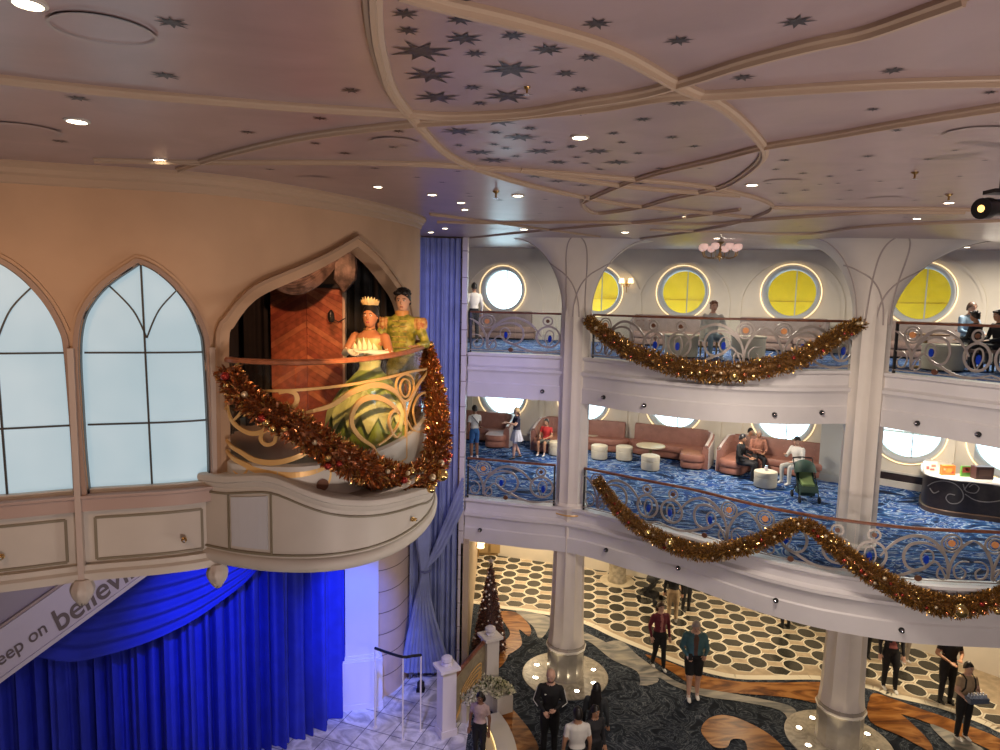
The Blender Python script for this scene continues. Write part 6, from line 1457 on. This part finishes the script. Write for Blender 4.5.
# ---- people on the upper deck
p = aty(474,310,20.5); person('dark haired man in a white shirt standing on the upper deck by the blue drape', (p.x, 20.5, Z5), 1.86, .3, wht, dkj, shb, 'tan', 'black', 'short', vox=.022)
seated('auburn haired person in a white top and pale jeans sitting by the upper railing', 712, 330, 16.2, 1.84, PI-.05, z=Z5, top=grt, bottom=cloth('jeans', (.30,.42,.50)), shoe=shw, skin='fair', hair='auburn', style='thick', pose=PV(elL=(-.15,.05,.42), wrL=(-.03,.14,.45), elR=(.15,.05,.42), wrR=(.03,.14,.45)))
p = aty(712,340,16.35); tt = thing('dining_chair', 'pale chair under the seated person in white on the upper deck', 'chair', (p.x,p.y,Z5)); 
mb = MB(); mb.box((p.x,p.y+.02,Z5+.42), (.46,.46,.06), 0); mb.build('seat', M['cream'], tt); mb = MB(); mb.box((p.x,p.y+.26,Z5+.66), (.44,.04,.42), 0); mb.build('backrest', M['cream'], tt)
for sx in (-.2,.2):
    for sy in (-.17,.24): mb = MB(); mb.box((p.x+sx,p.y+sy,Z5+.2), (.035,.035,.4), 0); mb.build('leg', M['brass'], tt)
seated('man in a light blue shirt sitting behind the upper railing at the right', 968, 330, 15.2, 1.85, PI+.15, z=Z5+.08, top=cloth('light_blue', (.30,.45,.62), .1), bottom=dkj, shoe=shb, skin='fair', hair='brown', style='short')
seated('dark haired small person in black sitting in front of the man in light blue', 975, 340, 14.3, 1.62, .5, z=Z5+.05, top=blk_, bottom=blk_, shoe=shb, skin='tan', hair='black', style='thick')
seated('person in black at the right edge behind the upper railing', 998, 340, 14.0, 1.65, PI/2, z=Z5+.05, top=blk_, bottom=dkj, shoe=shb, skin='tan', hair='black', style='thick')
for x, Y, lb in ((968,15.35,'brown chair under the bearded man in light blue'),(975,14.15,'brown chair under the small person in black'),(998,14.0,'brown chair under the person at the right edge of the upper deck')):
    p = aty(x, 340, Y); tt = thing('dining_chair', lb, 'chair', (p.x,p.y,Z5)); mb = MB(); mb.box((p.x,p.y,Z5+.43), (.46,.46,.07), 0); mb.build('seat', brn, tt)
    for sx in (-.19,.19):
        for sy in (-.19,.19): mb = MB(); mb.box((p.x+sx,p.y+sy,Z5+.2), (.035,.035,.4), 0); mb.build('leg', M['blackmetal'], tt)
p = aty(925,345,14.6); tt = thing('cafe_table', 'dark cafe table on the upper deck right of the right column', 'table', (p.x,p.y,Z5)); MB().lathe([(.0,.72),(.45,.72),(.45,.75),(0,.75)], (p.x,p.y,Z5), 24).build('tabletop', mat('brown_top', (.22,.12,.07), .4), tt); MB().lathe([(.25,0),(.25,.03),(.04,.05),(.04,.72)], (p.x,p.y,Z5), 14).build('pedestal', M['brass'], tt)
# ================================================================ the rest of the hall's shell (behind and beside the viewer)
pl = mat('hall_plaster', (.55,.50,.46), .7)
for c, d, nm in (((4,-8,5.5),(34,.2,11.5),'wall_back'), ((-12.5,9,5.5),(.2,36,11.5),'wall_left'), ((20,3,5.5),(.2,23,11.5),'wall_right')):
    m_ = MB(); m_.box(c, d); struct(m_.build(nm, pl, smooth=False))
m_ = MB(); m_.box((-8.2,24.6,5.5), (9,.2,11.5)); struct(m_.build('wall_rear_left', pl, smooth=False))
m_ = MB(); m_.box((18.6,8,5.5), (3.4,.2,11.5)); m_.box((4,-8.9,10), (35,.3,2)); struct(m_.build('wall_side_return', pl, smooth=False))
# blue stage wash and violet wash
lamp('SPOT', (-3.4,8.6,6.6), 1400, (.015,.11,1), .08, to=(-5.5,12.2,2.6), angle=40, blend=1)
lamp('SPOT', (-2.2,10.2,6.6), 2600, (.04,.13,1), .12, to=(-3.15,14.3,1.8), angle=30, blend=.8)
lamp('SPOT', (-2.0,8.5,6.6), 1100, (.38,.36,1), .2, to=(-2.4,13.2,0), angle=40, blend=1)
lamp('SPOT', (0.0,10.5,9.8), 520, (.42,.42,1), .25, to=(-1.3,15.2,8), angle=70, blend=.8)
lamp('SPOT', (.5,7.5,8.6), 260, (.5,.42,1), .2, to=(-.2,16,5.5), angle=50, blend=1)
lamp('SPOT', (-3.5,6.8,6.9), 190, (.62,.55,1), .15, to=(-5.6,9.8,3.9), angle=70, blend=1)
# warm lamps in the ceilings under the decks
for x, y, z, p in ((2.5,19.5,3.3,105),(7,18,3.3,115),(11,15,3.3,105),(.8,22,3.3,135)): lamp('AREA', (x,y,z), p, (1,.79,.52), .5, to=(x,y,0))
for x, y, z, p in ((2,19.5,6.95,110),(6.5,18,6.95,110),(10.5,15.5,6.95,110)): lamp('AREA', (x,y,z), p, (1,.86,.70), .5, to=(x,y,0))
for x, y, z, p in ((1,19.5,10.9,190),(6,18,10.8,190),(11,15,10.7,190)): lamp('AREA', (x,y,z), p*.8, (1,.88,.72), .5, to=(x,y,0))
# lamps for niche and pod, then unseen fill lights added in the atrium
lamp('SPOT', (-.3,3.2,9.95), 950, (1,.54,.22), .05, to=(-1.3,6.8,8.65), angle=27, blend=.5)
lamp('SPOT', (-2.0,6.9,10.15), 90, (1,.42,.2), .06, to=(-2.5,8.4,8.9), angle=75, blend=.6)
lamp('SPOT', (-3.2,2.2,9.8), 95, (1,.58,.30), .25, to=(-3.3,5.0,8.7), angle=75, blend=1)
lamp('SPOT', (-.9,3.0,9.8), 45, (1,.66,.40), .25, to=(-1.9,6.2,9.0), angle=60, blend=1)
lamp('POINT', (2.6,-2.2,4.6), 800, (1,.82,.74), .25)  # added warm fill, hangs in mid-air without a fixture
lamp('POINT', (5.0,4.5,4.8), 420, (1,.86,.76), .3)
lamp('AREA', (4,9,10.2), 260, (1,.85,.7), 1.2, to=(4,11,0))
# ---------------------------------------------------------------- light
w = bpy.data.worlds.new('world'); bpy.context.scene.world = w; w.use_nodes = True
bg = w.node_tree.nodes['Background']; bg.inputs[0].default_value = (.74,.93,1,1); bg.inputs[1].default_value = 4.8
sc = bpy.context.scene
sc.view_settings.view_transform = 'Standard'; sc.view_settings.look = 'None'; sc.view_settings.gamma = 1; sc.view_settings.exposure = 0.0
sc.view_settings.use_curve_mapping = False
sc.cycles.max_bounces = 6; sc.cycles.diffuse_bounces = 3; sc.cycles.glossy_bounces = 3; sc.cycles.transparent_max_bounces = 16; sc.cycles.transmission_bounces = 4
sc.cycles.sample_clamp_indirect = 4; sc.cycles.caustics_reflective = False; sc.cycles.caustics_refractive = False
sc.cycles.use_denoising = True
